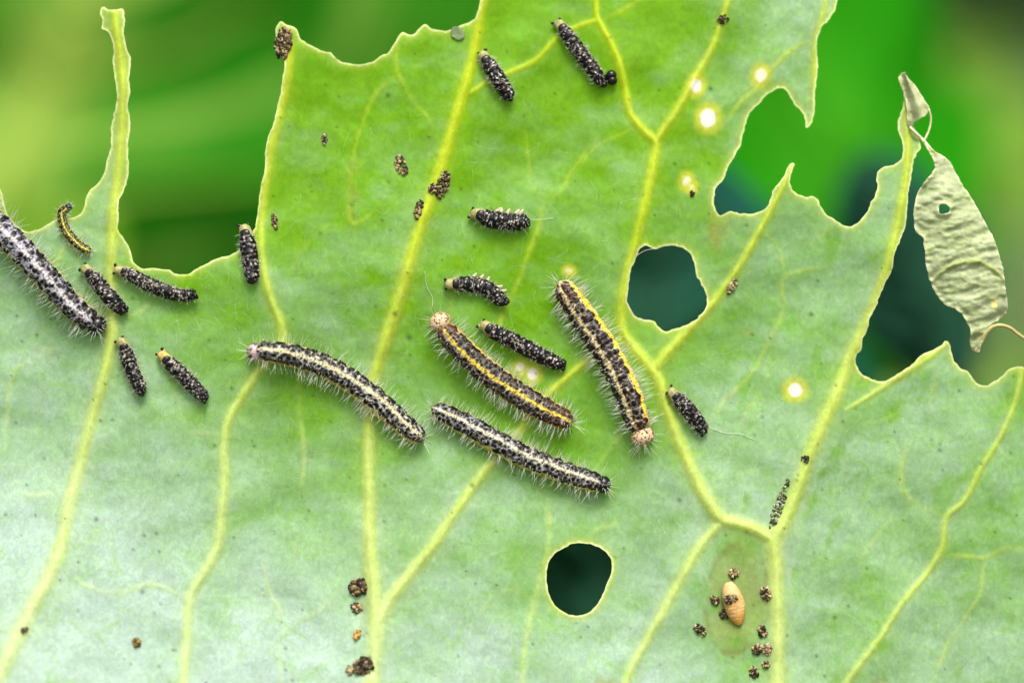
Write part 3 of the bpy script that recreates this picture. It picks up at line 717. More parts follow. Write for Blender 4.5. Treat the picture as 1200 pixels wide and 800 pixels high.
# ------------------------------------------------------------------ withered flap and curled tip that hang from the eaten lobe (parts of the leaf)
def patch(name, outline, holes, cell, hfun, cfun, parent, base, thickness=2.2, jit=.4, seed=9, mat=None):
    o = np.array(outline, float)
    gx = np.arange(o[:, 0].min() - 6, o[:, 0].max() + 6, cell); gy = np.arange(o[:, 1].min() - 6, o[:, 1].max() + 6, cell)
    lps = [jitter_loop(spline(outline, 2.0, True), jit, seed)] + [jitter_loop(spline(h, 1.5, True), .2, seed + 1) for h in holes]
    p, ed, q, t = sheet_grid(gx, gy, lps, 12)
    q, t, _u, p, ed = compact(q, t, p, ed)
    z, dx = hfun(p[:, 0], p[:, 1], ed)
    col, tr = cfun(p[:, 0], p[:, 1], ed)
    P = np.stack([p[:, 0] + dx, p[:, 1], z], 1)
    Bk = P - np.array([0, 0, 1.0]) * (thickness - .8 * np.exp(-ed / 4))[:, None]
    e = boundary_edges(q, t); n = len(P)
    rq_ = np.stack([e[:, 1], e[:, 0], e[:, 0] + n, e[:, 1] + n], 1)
    return mesh_obj(name, to_world(np.concatenate([P, Bk])), np.concatenate([q, q[:, ::-1] + n, rq_]), mat or M_LEAF, parent, base,
                    {'col': np.concatenate([col, col * .9]), 'tr': np.concatenate([tr, np.clip(tr ** .6, 0, .95)])}, None, tris=np.concatenate([t, t[:, ::-1] + n]))

FLAP = [(1083, 164), (1086, 175), (1091, 184), (1095, 195), (1090, 205), (1081, 216), (1074, 229), (1070, 245), (1071, 262), (1074, 272), (1080, 278), (1082, 290), (1084, 310),
        (1090, 330), (1098, 347), (1108, 358), (1120, 363), (1130, 374), (1136, 386), (1137, 400), (1141, 411), (1146, 413), (1150, 401), (1155, 390), (1161, 381), (1170, 376), (1178, 370), (1183, 363),
        (1182, 352), (1178, 335), (1176, 315), (1170, 295), (1162, 275), (1151, 255), (1141, 236), (1130, 219), (1121, 201), (1113, 187), (1101, 180), (1091, 174)]
FHOLE = [(1098, 245), (1100, 240), (1106, 240), (1111, 244), (1110, 249), (1105, 251), (1099, 251)]
def flap_h(x, y, ed):
    t = (y - 170) / 240
    cx = 1090 + 62 * t + 8 * np.sin(t * 3.1); hw = 10 + 46 * np.sin(np.clip(t, 0, 1) * 2.9 + .1)
    u = (x - cx) / hw
    z = -3 + 16 * np.sin(np.clip(t, 0, 1) * 3.0) - 17 * u * u - 5 * u
    wr = (fbm(x * .45 - y * .2, y * 1.5 + x * .5, 13, 61, 4) - .5) * 9 + (fbm(x + y * .3, y * 2.2, 7, 62, 3) - .5) * 4
    ridge = 3.5 * np.exp(-((y - (306 + .012 * (x - 1135) ** 2 + .0 * x)) / 2.6) ** 2)
    rimz = 3.0 * np.exp(-(ed / 3.0) ** 2) * (u < .2)
    return z + wr + ridge + rimz, 0 * x
def flap_c(x, y, ed):
    g = fbm(x, y, 40, 63, 4)
    f = smooth(.35, .65, fbm(x * .5, y * 1.4, 12, 65, 3))
    col = lerp(np.array([.30, .40, .15]), np.array([.58, .65, .42]), (0.25 + .5 * g + .25 * f)[:, None])
    rd = np.exp(-((y - (306 + .012 * (x - 1135) ** 2)) / 3.0) ** 2)
    col = lerp(col, np.array([.42, .52, .10]), (rd * .6)[:, None])
    rim = np.exp(-(ed / 2.2) ** 2)
    col = lerp(col, np.array([.78, .78, .52]), (rim * .8)[:, None])
    w_ = blob(x, y, 1165, 356, 4, 6); col = lerp(col, np.array([.8, .74, .3]), (w_ * .9)[:, None])
    return col, col * np.array([.75, .85, .45])
flap = patch('withered_flap', FLAP, [FHOLE], 1.6, flap_h, flap_c, leaf, petiole_base, 2.0)
flap['label'] = 'pale crinkled withered flap'
rm = spline([(1143, 412, -2), (1149, 402, 2), (1154, 391, 6), (1160, 384, 8), (1169, 381, 8), (1182, 384, 6), (1192, 391, 3), (1206, 400, -2)], 2.5)
v, q, t = tube(rm, np.linspace(2.6, 1.9, len(rm)), 8)
mesh_obj('rolled_margin', to_world(v), q, M_FRASS, flap, petiole_base, {'col': np.broadcast_to(np.array([.40, .36, .14]), (len(v), 3))}, tris=t)

TIP = [(1057, 86), (1060, 84), (1066, 91), (1073, 97), (1080, 108), (1087, 119), (1091, 126), (1088, 133), (1081, 138), (1075, 142), (1069, 150), (1066, 146), (1065, 130), (1062, 112), (1059, 98)]
def tip_h(x, y, ed):
    u = (x - (1060 + (y - 86) * .22)) / (4 + (y - 86) * .32)
    z0 = height(1064, 120)
    return z0 + 4 + 10 * np.sin(np.clip(u, 0, 1) * 2.8) + 5 * (fbm(x, y, 9, 71, 3) - .5), 0 * x
def tip_c(x, y, ed):
    g = fbm(x, y, 12, 72, 3)
    col = lerp(np.array([.44, .52, .22]), np.array([.62, .66, .42]), g[:, None])
    rim = np.exp(-(ed / 1.8) ** 2)
    col = lerp(col, np.array([.80, .80, .6]), (rim * .8)[:, None])
    low = smooth(136, 150, y); col = lerp(col, np.array([.05, .06, .03]), (low * .8)[:, None])
    return col, col * np.array([.7, .85, .35])
patch('curled_tip', TIP, [], 1.2, tip_h, tip_c, leaf, petiole_base, 1.8, .25, 12)
mb = MB()
zt = float(height(1066, 140))
mb.add(*tube(spline([(1090, 127, zt + 8), (1093, 138, zt + 4), (1091, 152, zt + 1), (1086, 163, zt)], 2), 1.3, 6), c=(.55, .62, .30))
mb.build('curled_margin', M_STEM, leaf, petiole_base)
mb = MB()
mb.add(*tube(spline([(1068, 148, zt + 5), (1076, 156, zt + 4), (1084, 163, zt + 1), (1089, 172, -4), (1096, 182, -4), (1108, 186, -3)], 2), 2.0, 6), c=(.50, .52, .34))
mb.build('dry_strand', M_STEM, leaf, petiole_base)

# ------------------------------------------------------------------ caterpillars
def body_frame(pts, W, lift, step=.75):
    sp = spline(pts, step)
    d = np.r_[0, np.cumsum(np.hypot(np.diff(sp[:, 0]), np.diff(sp[:, 1])))]
    L = d[-1]; n = int(L / step) + 1
    s = np.linspace(0, 1, n)
    x = np.interp(s * L, d, sp[:, 0]); y = np.interp(s * L, d, sp[:, 1])
    kk = max(3, int(W / step * .5) * 2 + 1)
    def sm(a):
        p = np.pad(a, kk // 2, mode='reflect', reflect_type='odd'); return np.convolve(p, np.ones(kk) / kk, 'valid')
    hx, hy = np.clip(x, -190, 1390), np.clip(y, -130, 1030)
    z = sm(height(hx, hy)) + lift
    Cn = np.stack([x, y, z], 1)
    T = np.gradient(Cn, axis=0); T /= np.linalg.norm(T, axis=1)[:, None]
    N = normal_px(hx, hy); N = np.stack([sm(N[:, k]) for k in range(3)], 1)
    N -= T * (N * T).sum(1)[:, None]; N /= np.linalg.norm(N, axis=1)[:, None]
    B = np.cross(T, N)
    return s, L, Cn, T, N, B

def hairs(mb, base, direc, length, rad, rng, col, bend=.25):
    n = len(base)
    rows = 4
    side = np.cross(direc, rng.randn(n, 3)); side /= np.linalg.norm(side, axis=1)[:, None] + 1e-9
    oth = np.cross(direc, side)
    V = []
    for k in range(rows):
        f = k / (rows - 1)
        c = base + direc * (length * f)[:, None] + side * (length * bend * f * f)[:, None]
        r = rad * (1 - .8 * f)
        for a in range(3):
            an = a * 2.094
            V.append(c + r * (side * math.cos(an) + oth * math.sin(an)))
    V = np.stack(V, 1).reshape(-1, 3)                      # n x 12
    q = ring_faces(rows, 3)
    Q = (np.arange(n)[:, None, None] * 12 + q[None]).reshape(-1, 4)
    mb.add(V, Q, None, col)

def paint_spots(col, rise, s, th, L, rloc, spots):
    """spots: s, theta, radius px, colour, height"""
    n, m = col.shape[:2]
    for s0, t0, rp, c, hh in spots:
        i0 = np.searchsorted(s, s0 - (rp + 1.5) / L); i1 = np.searchsorted(s, s0 + (rp + 1.5) / L)
        if i1 <= i0: continue
        dt = (th - t0 + math.pi) % (2 * math.pi) - math.pi
        jm = np.abs(dt) < (rp + 2) / max(rloc, 1) * 1.4
        if not jm.any(): continue
        j = np.nonzero(jm)[0]
        d = np.hypot((s[i0:i1, None] - s0) * L, dt[j][None] * rloc)
        a = 1 - smooth(rp - .55, rp + .55, d)
        sub = col[i0:i1][:, j]
        if hh and rloc > 11 and abs(abs(t0) - .45) < .35:                         # a thin paler ring of skin round each wart
            ring = np.exp(-((d - rp - .7) / .45) ** 2) * .22
            sub = sub * (1 - ring[..., None]) + np.array([.40, .39, .33]) * ring[..., None]
        col[i0:i1, j] = sub * (1 - a[..., None]) + np.array(c) * a[..., None]
        if hh:
            dome = hh * np.sqrt(np.clip(1 - (d / (rp + .3)) ** 2, 0, 1))
            rise[i0:i1, j] = np.maximum(rise[i0:i1][:, j], dome)

def build_body(name, s, L, Cn, N, B, r, th, col, rise, parent, base, flatb=.78, mat=None):
    n, m = col.shape[:2]
    rr = r[:, None] + rise
    cz = np.cos(th)[None]; sx = np.sin(th)[None]
    up = np.where(cz > 0, cz * .97, cz * flatb)
    V = Cn[:, None] + rr[..., None] * (N[:, None] * up[..., None] + B[:, None] * sx[..., None])
    V = V.reshape(-1, 3)
    q = ring_faces(n, m)
    c0, c1 = Cn[0], Cn[-1]
    k = np.arange(m); k2 = (k + 1) % m; nv = len(V)
    t = np.concatenate([np.stack([k2, k, np.full(m, nv)], 1), np.stack([k + (n - 1) * m, k2 + (n - 1) * m, np.full(m, nv + 1)], 1)])
    V = np.concatenate([V, c0[None], c1[None]])
    cc = np.concatenate([col.reshape(-1, 3), col[0].mean(0)[None], col[-1].mean(0)[None]])
    return mesh_obj(name, to_world(V), q, mat or M_BODY, parent, base, {'col': np.clip(cc, .003, .95)}, tris=t)

def ellipsoid(center, axes, rad, sub=2, rough=0.0, seed=0):
    v, f = (ICO0, ICO1, ICO2, ICO3, ICO4)[sub]
    rng = np.random.RandomState(seed)
    k = 1 + rough * rng.randn(len(v), 1)
    P = np.asarray(center) + (v * k * np.asarray(rad)) @ np.asarray(axes)
    return P, f, v

BLACK = np.array([.004, .004, .005]); BROWN = np.array([.045, .013, .004])

def big_caterpillar(label, pts, W, seed, base_col=(.62, .66, .64), dorsal=(.80, .76, .45), lateral=(.72, .58, .08), roll=0.0, dark=.5, brown=0.0,
                    head='black', dark_head_end=.6, nhair=420, group='large caterpillars', ventral=(.42, .46, .28), spotscale=1.0, taper=.74, hair_len=1.0):
    rng = np.random.RandomState(seed)
    r0 = W / 2
    s, L, Cn, T, N, B = body_frame(pts, W, r0 * .74)
    nseg = 13; m = 84
    th = (np.arange(m) / m) * 2 * math.pi - math.pi
    prof = np.interp(s, [0, .06, .2, .45, .75, .92, 1], [taper + .06, .88, .96, 1, .98, .86, taper - .06])
    endcap = np.sqrt(np.clip(1 - np.clip(1 - s * L / (r0 * .75), 0, 1) ** 2, .0, 1)) * np.sqrt(np.clip(1 - np.clip(1 - (1 - s) * L / (r0 * .9), 0, 1) ** 2, 0, 1))
    sg = s * nseg
    seam = np.exp(-(((sg + .5) % 1 - .5) * 7) ** 2)
    annul = np.cos(sg * 2 * math.pi * 5)
    r = r0 * prof * np.maximum(endcap, .12) * (1 - .085 * seam + .016 * annul)
    n = len(s)
    ct = (th - roll + math.pi) % (2 * math.pi) - math.pi          # pattern angle: 0 = dorsal line
    S2 = np.repeat(s[:, None], m, 1); T2 = np.repeat(ct[None], n, 0)
    nz = fbm(S2 * L, T2 * r0 + 300, 5, seed + 3, 3)
    col = np.array(base_col) * (0.55 + .4 * nz[..., None])
    yel = smooth(.45, .65, fbm(S2 * L, T2 * r0, 14, seed + 4, 3))
    col = lerp(col, np.array(dorsal) * .9, (yel * .25)[..., None])
    a = 1 - smooth(.09, .17, np.abs(T2) + .14 * (nz - .5))
    col = lerp(col, np.array(dorsal), a[..., None])
    lat = smooth(1.02, 1.14, np.abs(T2) + .2 * (nz - .5)) * (1 - smooth(1.55, 1.75, np.abs(T2) + .2 * (nz - .5)))
    col = lerp(col, np.array(lateral), (lat * .95)[..., None])
    ven = smooth(1.6, 1.8, np.abs(T2))
    col = lerp(col, np.array(ventral), ven[..., None])
    rise = np.zeros((n, m))
    def dk(sv):
        b = brown * max(smooth(.16, .0, sv) if sv < .16 else 0, smooth(.72, 1.0, sv) * 1.0, .08)
        return lerp(BLACK, BROWN, np.clip(b + .15 * rng.rand() * brown, 0, 1)) * rng.uniform(.8, 1.3)
    spots = []
    big = []
    for i in range(nseg):
        sd = (i + .5) / nseg
        d_i = np.clip(dark + dark_head_end * (smooth(.42, .05, sd) if sd < .42 else 0), 0, 1.2)
        for sg_ in (-1, 1):
            def put(f, t0, rp, hh):
                sv = (i + f) / nseg
                if .008 < sv < .995:
                    spots.append((sv, (sg_ * t0 + roll + math.pi) % (2 * math.pi) - math.pi, rp * spotscale * 1.06, dk(sv), hh))
                    if hh: big.append(spots[-1])
            for _ in range(42):
                put(rng.rand(), rng.uniform(.12, 1.2), rng.uniform(.018, .042) * W, 0)
            for _ in range(7):
                put(rng.rand(), rng.uniform(.0, .2), rng.uniform(.012, .028) * W, 0)
            for _ in range(10):
                put(rng.rand(), rng.uniform(1.25, 2.0), rng.uniform(.012, .030) * W, 0)
            put(.28 + rng.uniform(-.04, .04), .31, .072 * W, .03 * W); put(.68 + rng.uniform(-.05, .05), .40, .082 * W, .035 * W)
            for _ in range(int(5 + 4 * d_i)):
                put(rng.uniform(.08, .98), rng.normal(.82, .15), rng.uniform(.07, .12) * W, .035 * W)
            for _ in range(int(6 * d_i)):
                put(rng.uniform(.0, 1), rng.uniform(.24, .70), rng.uniform(.055, .095) * W, .03 * W)
            for _ in range(3):
                put(rng.uniform(.1, .9), rng.normal(1.85, .1), rng.uniform(.03, .05) * W, .02 * W)
    paint_spots(col, rise, s, th, L, r0, spots)
    base3 = np.array([pts[len(pts) // 2][0], pts[len(pts) // 2][1], 0.0]); base3[2] = float(height(np.clip(base3[0], -190, 1390), base3[1]))
    base = to_world(base3)
    root = thing('caterpillar', label, 'caterpillar', base, group)
    body = build_body('body', s, L, Cn, N, B, r, th, col, rise, root, base)
    # head
    hr = r0 * (.86 if head == 'tan' else .74)
    ax = np.stack([T[2], B[2], N[2]])
    hc = Cn[0] + T[0] * (-hr * (.42 if head == 'tan' else .08)) + N[0] * (-r0 * .08)
    v, f, u = ellipsoid(hc, ax, (hr * .86, hr, hr * .92), 4)
    if head == 'tan':
        hcol = np.tile(np.array([.36, .21, .08]), (len(v), 1)) * (0.85 + .3 * rng.rand(len(v), 1))
        hcol = lerp(hcol, np.array([.56, .42, .26]), smooth(-.2, .9, u[:, 2])[:, None])
        for _ in range(150):
            p = rng.randn(3); p /= np.linalg.norm(p)
            rad = rng.uniform(.05, .095)
            hcol[np.linalg.norm(u - p, axis=1) < rad] = BROWN * .6
    elif head == 'pink':
        hcol = np.tile(np.array([.05, .035, .03]), (len(v), 1))
        pk = smooth(.0, .6, u[:, 2] + .5 * np.sin(u[:, 1] * 5)) * (fbm(u[:, 0] * 50, u[:, 1] * 50, 18, 4, 2) > .45)
        hcol = lerp(hcol, np.array([.46, .36, .36]), (pk * .8)[:, None])
    else:
        hcol = np.tile(BLACK, (len(v), 1)) * (0.7 + .9 * rng.rand(len(v), 1))
        hcol[np.abs(u[:, 1]) < .07] = (.10, .10, .11)
    mesh_obj('head', to_world(v), None, M_SPOT if head != 'tan' else M_BODY, root, base, {'col': hcol}, tris=f)
    # setae
    mb = MB()
    nh = int(nhair * .85)
    hs = rng.uniform(.01, .99, nh)
    side = rng.choice([-1, 1], nh)
    ht = np.where(rng.rand(nh) < .74, side * rng.uniform(.95, 1.9, nh), side * rng.uniform(.1, .95, nh))
    ii = np.clip((hs * (n - 1)).astype(int), 0, n - 1)
    rr = r[ii]
    dirr = N[ii] * np.cos(ht)[:, None] + B[ii] * np.sin(ht)[:, None]
    bp = Cn[ii] + dirr * (rr * .97)[:, None]
    dv = dirr + rng.randn(nh, 3) * .24 + N[ii] * .22; dv /= np.linalg.norm(dv, axis=1)[:, None]
    hl = W * rng.uniform(.28, .62, nh) * np.where(np.abs(ht) > .9, 1.0, .55) * hair_len
    # end tufts
    ne = 22
    for e, sgn in ((0, -1), (n - 1, 1)):
        d2 = rng.randn(ne, 3); d2 = d2 * np.sign((d2 * N[e]).sum(1) + .6)[:, None]
        d2 = d2 + T[e] * sgn * .7 + N[e] * .3
        d2 /= np.linalg.norm(d2, axis=1)[:, None]
        cpos = hc if e == 0 else Cn[e] - T[e] * r0 * .35
        bp = np.concatenate([bp, cpos + d2 * (hr * .85 if e == 0 else r0 * .6)]); dv = np.concatenate([dv, d2]); hl = np.concatenate([hl, W * rng.uniform(.28, .55, ne) * hair_len])
    hairs(mb, bp, dv, hl, .31 * (W / 28) ** .5, rng, (.80, .82, .74), .14)
    o = mb.build('setae', M_HAIR, root, base); o['kind'] = 'stuff'
    # legs: six true legs, eight prolegs and the claspers
    for names, segs, rl in (('leg', (.7, 1.6, 2.5), .10), ('proleg', (5.5, 6.5, 7.5, 8.5, 12.4), .17)):
        for g in segs:
            i = int(np.clip(g / nseg * (n - 1), 0, n - 1))
            for sd in (-1, 1):
                p_top = Cn[i] + B[i] * sd * r[i] * .5 - N[i] * r[i] * .35
                p_bot = Cn[i] + B[i] * sd * r[i] * .78 - N[i] * r0 * .80
                mb = MB(); mb.add(*tube(np.stack([p_top, lerp(p_top, p_bot, .6), p_bot]), np.array([1, .9, .6]) * rl * W, 6), c=np.array(ventral) * (.9 if names == 'proleg' else .15))
                mb.build(names, M_BODY, root, base)
    return root

big_caterpillar('whitish grey caterpillar with black spots and a black head, crossing the left torn edge', [(114, 381), (90, 362), (60, 330), (30, 298), (0, 268), (-30, 236), (-60, 208), (-85, 188)], 33, 101,
                base_col=(.37, .38, .46), dorsal=(.48, .47, .46), lateral=(.48, .40, .10), roll=-.25, dark=.2, dark_head_end=.5, head='black', nhair=420)
big_caterpillar('long arched caterpillar with black blotches, cream back stripe and a dark pinkish head', [(301, 412), (320, 413), (345, 417), (380, 429), (418, 451), (452, 479), (482, 505), (497, 516)], 29, 102,
                base_col=(.44, .47, .42), dorsal=(.56, .50, .28), lateral=(.56, .42, .08), roll=.24, dark=.55, dark_head_end=.8, head='pink', nhair=460)
big_caterpillar('straight caterpillar with cream back stripe lying lowest, below the yellow striped one', [(706, 567), (690, 563), (660, 553), (620, 537), (580, 517), (545, 497), (520, 484), (506, 477)], 28, 103,
                base_col=(.33, .36, .39), dorsal=(.54, .51, .34), lateral=(.56, .46, .08), roll=-.16, dark=.55, dark_head_end=.6, head='black', nhair=460)
big_caterpillar('dark brown caterpillar with bright yellow back stripe and a speckled tan head', [(519, 382), (528, 394), (545, 412), (568, 433), (600, 457), (635, 478), (660, 491), (671, 497)], 31, 104,
                base_col=(.46, .42, .28), dorsal=(.66, .52, .05), lateral=(.58, .40, .06), roll=.05, dark=.95, brown=1.0, head='tan', dark_head_end=.4, nhair=460)
big_caterpillar('brown caterpillar with yellow side stripe and tan head hanging down beside the thick vein', [(751, 505), (746, 490), (738, 465), (725, 437), (706, 404), (686, 374), (668, 348), (655, 330)], 33, 105,
                base_col=(.52, .50, .36), dorsal=(.62, .52, .26), lateral=(.74, .52, .03), roll=.36, dark=.55, brown=.75, head='tan', dark_head_end=.7, nhair=480)
big_caterpillar('thin curled yellowish green caterpillar rearing up at the torn left edge', [(80, 243), (73, 248), (73, 259), (79, 273), (90, 285), (100, 292), (108, 295)], 12.5, 106,
                base_col=(.46, .47, .16), dorsal=(.66, .62, .06), lateral=(.60, .55, .06), roll=.2, dark=.10, head='black', dark_head_end=.2, nhair=170, group='small caterpillars', ventral=(.5, .55, .12), spotscale=.9, hair_len=1.1)

def small_caterpillar(label, pts, W, seed, pale=.35, bk=1.0, side_legs=False, tail=(.25, .25, .10), edge_light=.5):
    """pts run from the pale tail with its two claspers to the dark head"""
    rng = np.random.RandomState(seed)
    r0 = W / 2
    s, L, Cn, T, N, B = body_frame(pts, W, r0 * .70, .7)
    n = len(s); m = 48
    th = (np.arange(m) / m) * 2 * math.pi - math.pi
    tl = 10.5 / L                                        # tail zone
    prof = np.interp(s, [0, tl * .5, tl * 1.3, .4, .7, .9, 1], [.66, .72, .86, 1, .98, .86, .55])
    endcap = np.sqrt(np.clip(1 - np.clip(1 - s * L / (r0 * .6), 0, 1) ** 2, .02, 1)) * np.sqrt(np.clip(1 - np.clip(1 - (1 - s) * L / (r0 * .8), 0, 1) ** 2, .02, 1))
    nr = 12
    lump = np.cos(s * nr * 2 * math.pi)
    r = r0 * prof * endcap * (1 + .04 * lump * smooth(tl, tl * 2, s))
    S2 = np.repeat(s[:, None], m, 1); T2 = np.repeat(th[None], n, 0)
    nz = fbm(S2 * L, T2 * r0 + 99, 3.2, seed, 3)
    base_c = lerp(np.array([.05, .045, .04]), np.array([.50, .47, .34]), np.clip(pale + .9 * (nz - .5), 0, 1)[..., None])
    col = base_c
    el = smooth(1.05, 1.45, np.abs(T2)) * edge_light
    col = lerp(col, np.array([.50, .44, .30]), el[..., None])
    tz = 1 - smooth(tl * 1.0, tl * 1.5, S2)
    col = lerp(col, np.array(tail) * (0.45 + 1.1 * nz[..., None]), tz[..., None])
    hd = smooth(.80, .92, S2)
    col = lerp(col, np.array([.03, .03, .034]), (hd * .85)[..., None])
    rise = np.zeros((n, m)); spots = []
    ring = 0
    for sv in np.arange(tl * 1.75, .97, 3.6 / L):
        ring += 1
        kn = 9
        for k in range(kn):
            t0 = -1.45 + 2.9 * (k + .5 * (ring % 2)) / kn + rng.normal(0, .07)
            if rng.rand() < bk:
                spots.append((sv + rng.normal(0, .7 / L), t0, rng.uniform(.085, .16) * W, BLACK * rng.uniform(.6, 1.6), .05 * W))
        for k in range(5):
            spots.append((sv + rng.normal(0, 1.6 / L), rng.uniform(-1.4, 1.4), rng.uniform(.022, .045) * W, np.array([.70, .68, .62]) * rng.uniform(.6, 1.1), .02 * W))
    paint_spots(col, rise, s, th, L, r0, spots)
    mid = pts[len(pts) // 2]
    base3 = np.array([mid[0], mid[1], float(height(mid[0], mid[1]))]); base = to_world(base3)
    root = thing('small_caterpillar', label, 'caterpillar', base, 'small caterpillars')
    build_body('body', s, L, Cn, N, B, r, th, col, rise, root, base)
    # black plate near the tail
    i = int(np.clip(tl * 1.25 * (n - 1), 1, n - 2))
    v, f, u = ellipsoid(Cn[i] + N[i] * r[i] * .72, np.stack([T[i], B[i], N[i]]), (W * .29, W * .33, W * .15), 3)
    mesh_obj('tail_plate', to_world(v), None, M_SPOT, root, base, {'col': np.tile(BLACK, (len(v), 1))}, tris=f)
    # claspers
    for sd in (-1, 1):
        p0 = Cn[1] + T[0] * 2 + B[0] * sd * r0 * .35 - N[0] * r0 * .1
        p1 = Cn[0] + T[0] * rng.uniform(.02, .16) * W + B[0] * sd * r0 * rng.uniform(.50, .64) - N[0] * r0 * .15
        mb = MB(); mb.add(*tube(np.stack([p0, lerp(p0, p1, .6), p1]), np.array([.17, .15, .13]) * W, 8), c=np.array(tail) * rng.uniform(.8, 1.2))
        pr = mb.build('proleg', M_BODY, root, base)
        v, f, u = ellipsoid(p1 + N[0] * W * .14 - T[0] * W * .05, np.stack([T[0], B[0], N[0]]), np.array([.10, .12, .08]) * W * rng.uniform(.75, 1.2), 2, .05, seed)
        mesh_obj('dark_tip', to_world(v), None, M_SPOT, pr, base, {'col': np.tile(BLACK * 1.6, (len(v), 1))}, tris=f)
    # head: two dark lobes and jagged bumps
    mb = MB()
    hc = Cn[-1] - T[-1] * r0 * .35
    for k in range(9):
        off = T[-1] * rng.uniform(-.5, .35) * r0 + B[-1] * rng.uniform(-.55, .55) * r0 + N[-1] * rng.uniform(-.2, .6) * r0
        v, f, u = ellipsoid(hc + off, np.stack([T[-1], B[-1], N[-1]]), np.array([.34, .32, .34]) * r0 * rng.uniform(.7, 1.25), 1, .06, k)
        mb.add(v, None, f, BLACK * rng.uniform(.7, 2.6))
    mb.build('head', M_SPOT, root, base)
    # short setae
    mb = MB(); nh = 110
    hs = rng.uniform(tl, 1, nh); sd = rng.choice([-1, 1], nh); ht = sd * np.where(rng.rand(nh) < .7, rng.uniform(.9, 1.8, nh), rng.uniform(0, .9, nh))
    ii = np.clip((hs * (n - 1)).astype(int), 0, n - 1)
    dr = N[ii] * np.cos(ht)[:, None] + B[ii] * np.sin(ht)[:, None]
    dv = dr + rng.randn(nh, 3) * .35 + N[ii] * .15; dv /= np.linalg.norm(dv, axis=1)[:, None]
    hairs(mb, Cn[ii] + dr * (r[ii] * .95)[:, None], dv, W * rng.uniform(.18, .42, nh), .30, rng, (.72, .72, .64))
    o = mb.build('setae', M_HAIR, root, base); o['kind'] = 'stuff'
    for g in (.40, .50, .60, .74, .82):
        i = int(g * (n - 1))
        for sd in (-1, 1):
            if side_legs and sd == side_legs:
                a = Cn[i] + B[i] * sd * r[i] * .8; b = a + B[i] * sd * r0 * .75 + T[i] * r0 * rng.uniform(-.1, .6) - N[i] * .2 * r0
            else:
                a = Cn[i] + B[i] * sd * r[i] * .5 - N[i] * r[i] * .3; b = Cn[i] + B[i] * sd * r[i] * .82 - N[i] * r0 * .78
            mb = MB(); mb.add(*tube(np.stack([a, lerp(a, b, .5), b]), np.array([.13, .11, .07]) * W, 6), c=(.40, .36, .24)); mb.build('proleg', M_BODY, root, base)
    return root

small_caterpillar('small dark caterpillar between the big whitish one and the long yellow vein', [(97, 312), (103, 317), (113, 328), (125, 342), (138, 357), (148, 366)], 18, 201, .40)
small_caterpillar('small dark caterpillar slanting away from the vein along the torn edge', [(135, 315), (145, 318), (162, 326), (182, 336), (205, 344), (224, 346), (230, 344)], 16.5, 202, .42)
small_caterpillar('small dark caterpillar beside the left vein with a bent hooked head', [(140, 396), (146, 405), (152, 422), (159, 440), (165, 452), (168, 463)], 17, 203, .36)
small_caterpillar('small dark caterpillar lying alone on bare blade with an ochre tail', [(188, 412), (195, 420), (208, 432), (221, 445), (234, 458), (245, 468)], 17, 204, .34, tail=(.38, .30, .09))
small_caterpillar('small upright caterpillar hanging over the bitten edge of the leaf', [(286, 263), (290, 278), (294, 298), (297, 318), (299, 332)], 19, 205, .42, edge_light=.7)
small_caterpillar('small jet black stubby caterpillar beside the top vein', [(564, 58), (567, 66), (575, 78), (586, 95), (596, 112), (598, 117)], 18, 206, .12, 1.0, edge_light=.1)
small_caterpillar('small straight black caterpillar with pale side lines and a shed head capsule', [(652, 22), (658, 29), (670, 46), (685, 66), (700, 86), (708, 99)], 17, 207, .26, edge_light=.9)
small_caterpillar('small black caterpillar with legs stuck out and its head toward a thin branching vein', [(551, 249), (561, 252), (577, 257), (595, 260), (612, 260), (621, 258)], 20, 208, .16, side_legs=1, edge_light=.6)
small_caterpillar('small arched black caterpillar just above the tan headed one', [(521, 333), (533, 333), (550, 333), (570, 338), (584, 349), (591, 358)], 18, 209, .18, side_legs=1, edge_light=.5)
small_caterpillar('small dark caterpillar between the two brown ones, next to white feeding spots', [(563, 378), (573, 385), (590, 394), (612, 405), (635, 417), (655, 426), (661, 427)], 19, 210, .30, edge_light=.6)
small_caterpillar('small black caterpillar right of the thick central vein, its tail touching it', [(783, 456), (791, 464), (803, 476), (815, 491), (823, 502), (826, 508)], 18, 211, .2, edge_light=.7)

# shed head capsule beside the straight black one
mb = MB(); zc = float(height(717, 90))
for dx, dy, r in ((0, -3, 6.2), (1, 3, 6.0), (-4, -1, 4.2)):
    v, f, u = ellipsoid((717 + dx, 90 + dy, zc + r * .8), np.eye(3), (r, r, r * .9), 2, .01, 4); mb.add(v, None, f, BLACK)
b_ = to_world(np.array([717, 90, zc]))
tag(mb.build('head_capsule', M_SPOT, None, b_), 'shiny black shed head capsule at the end of a small caterpillar', 'head capsule')

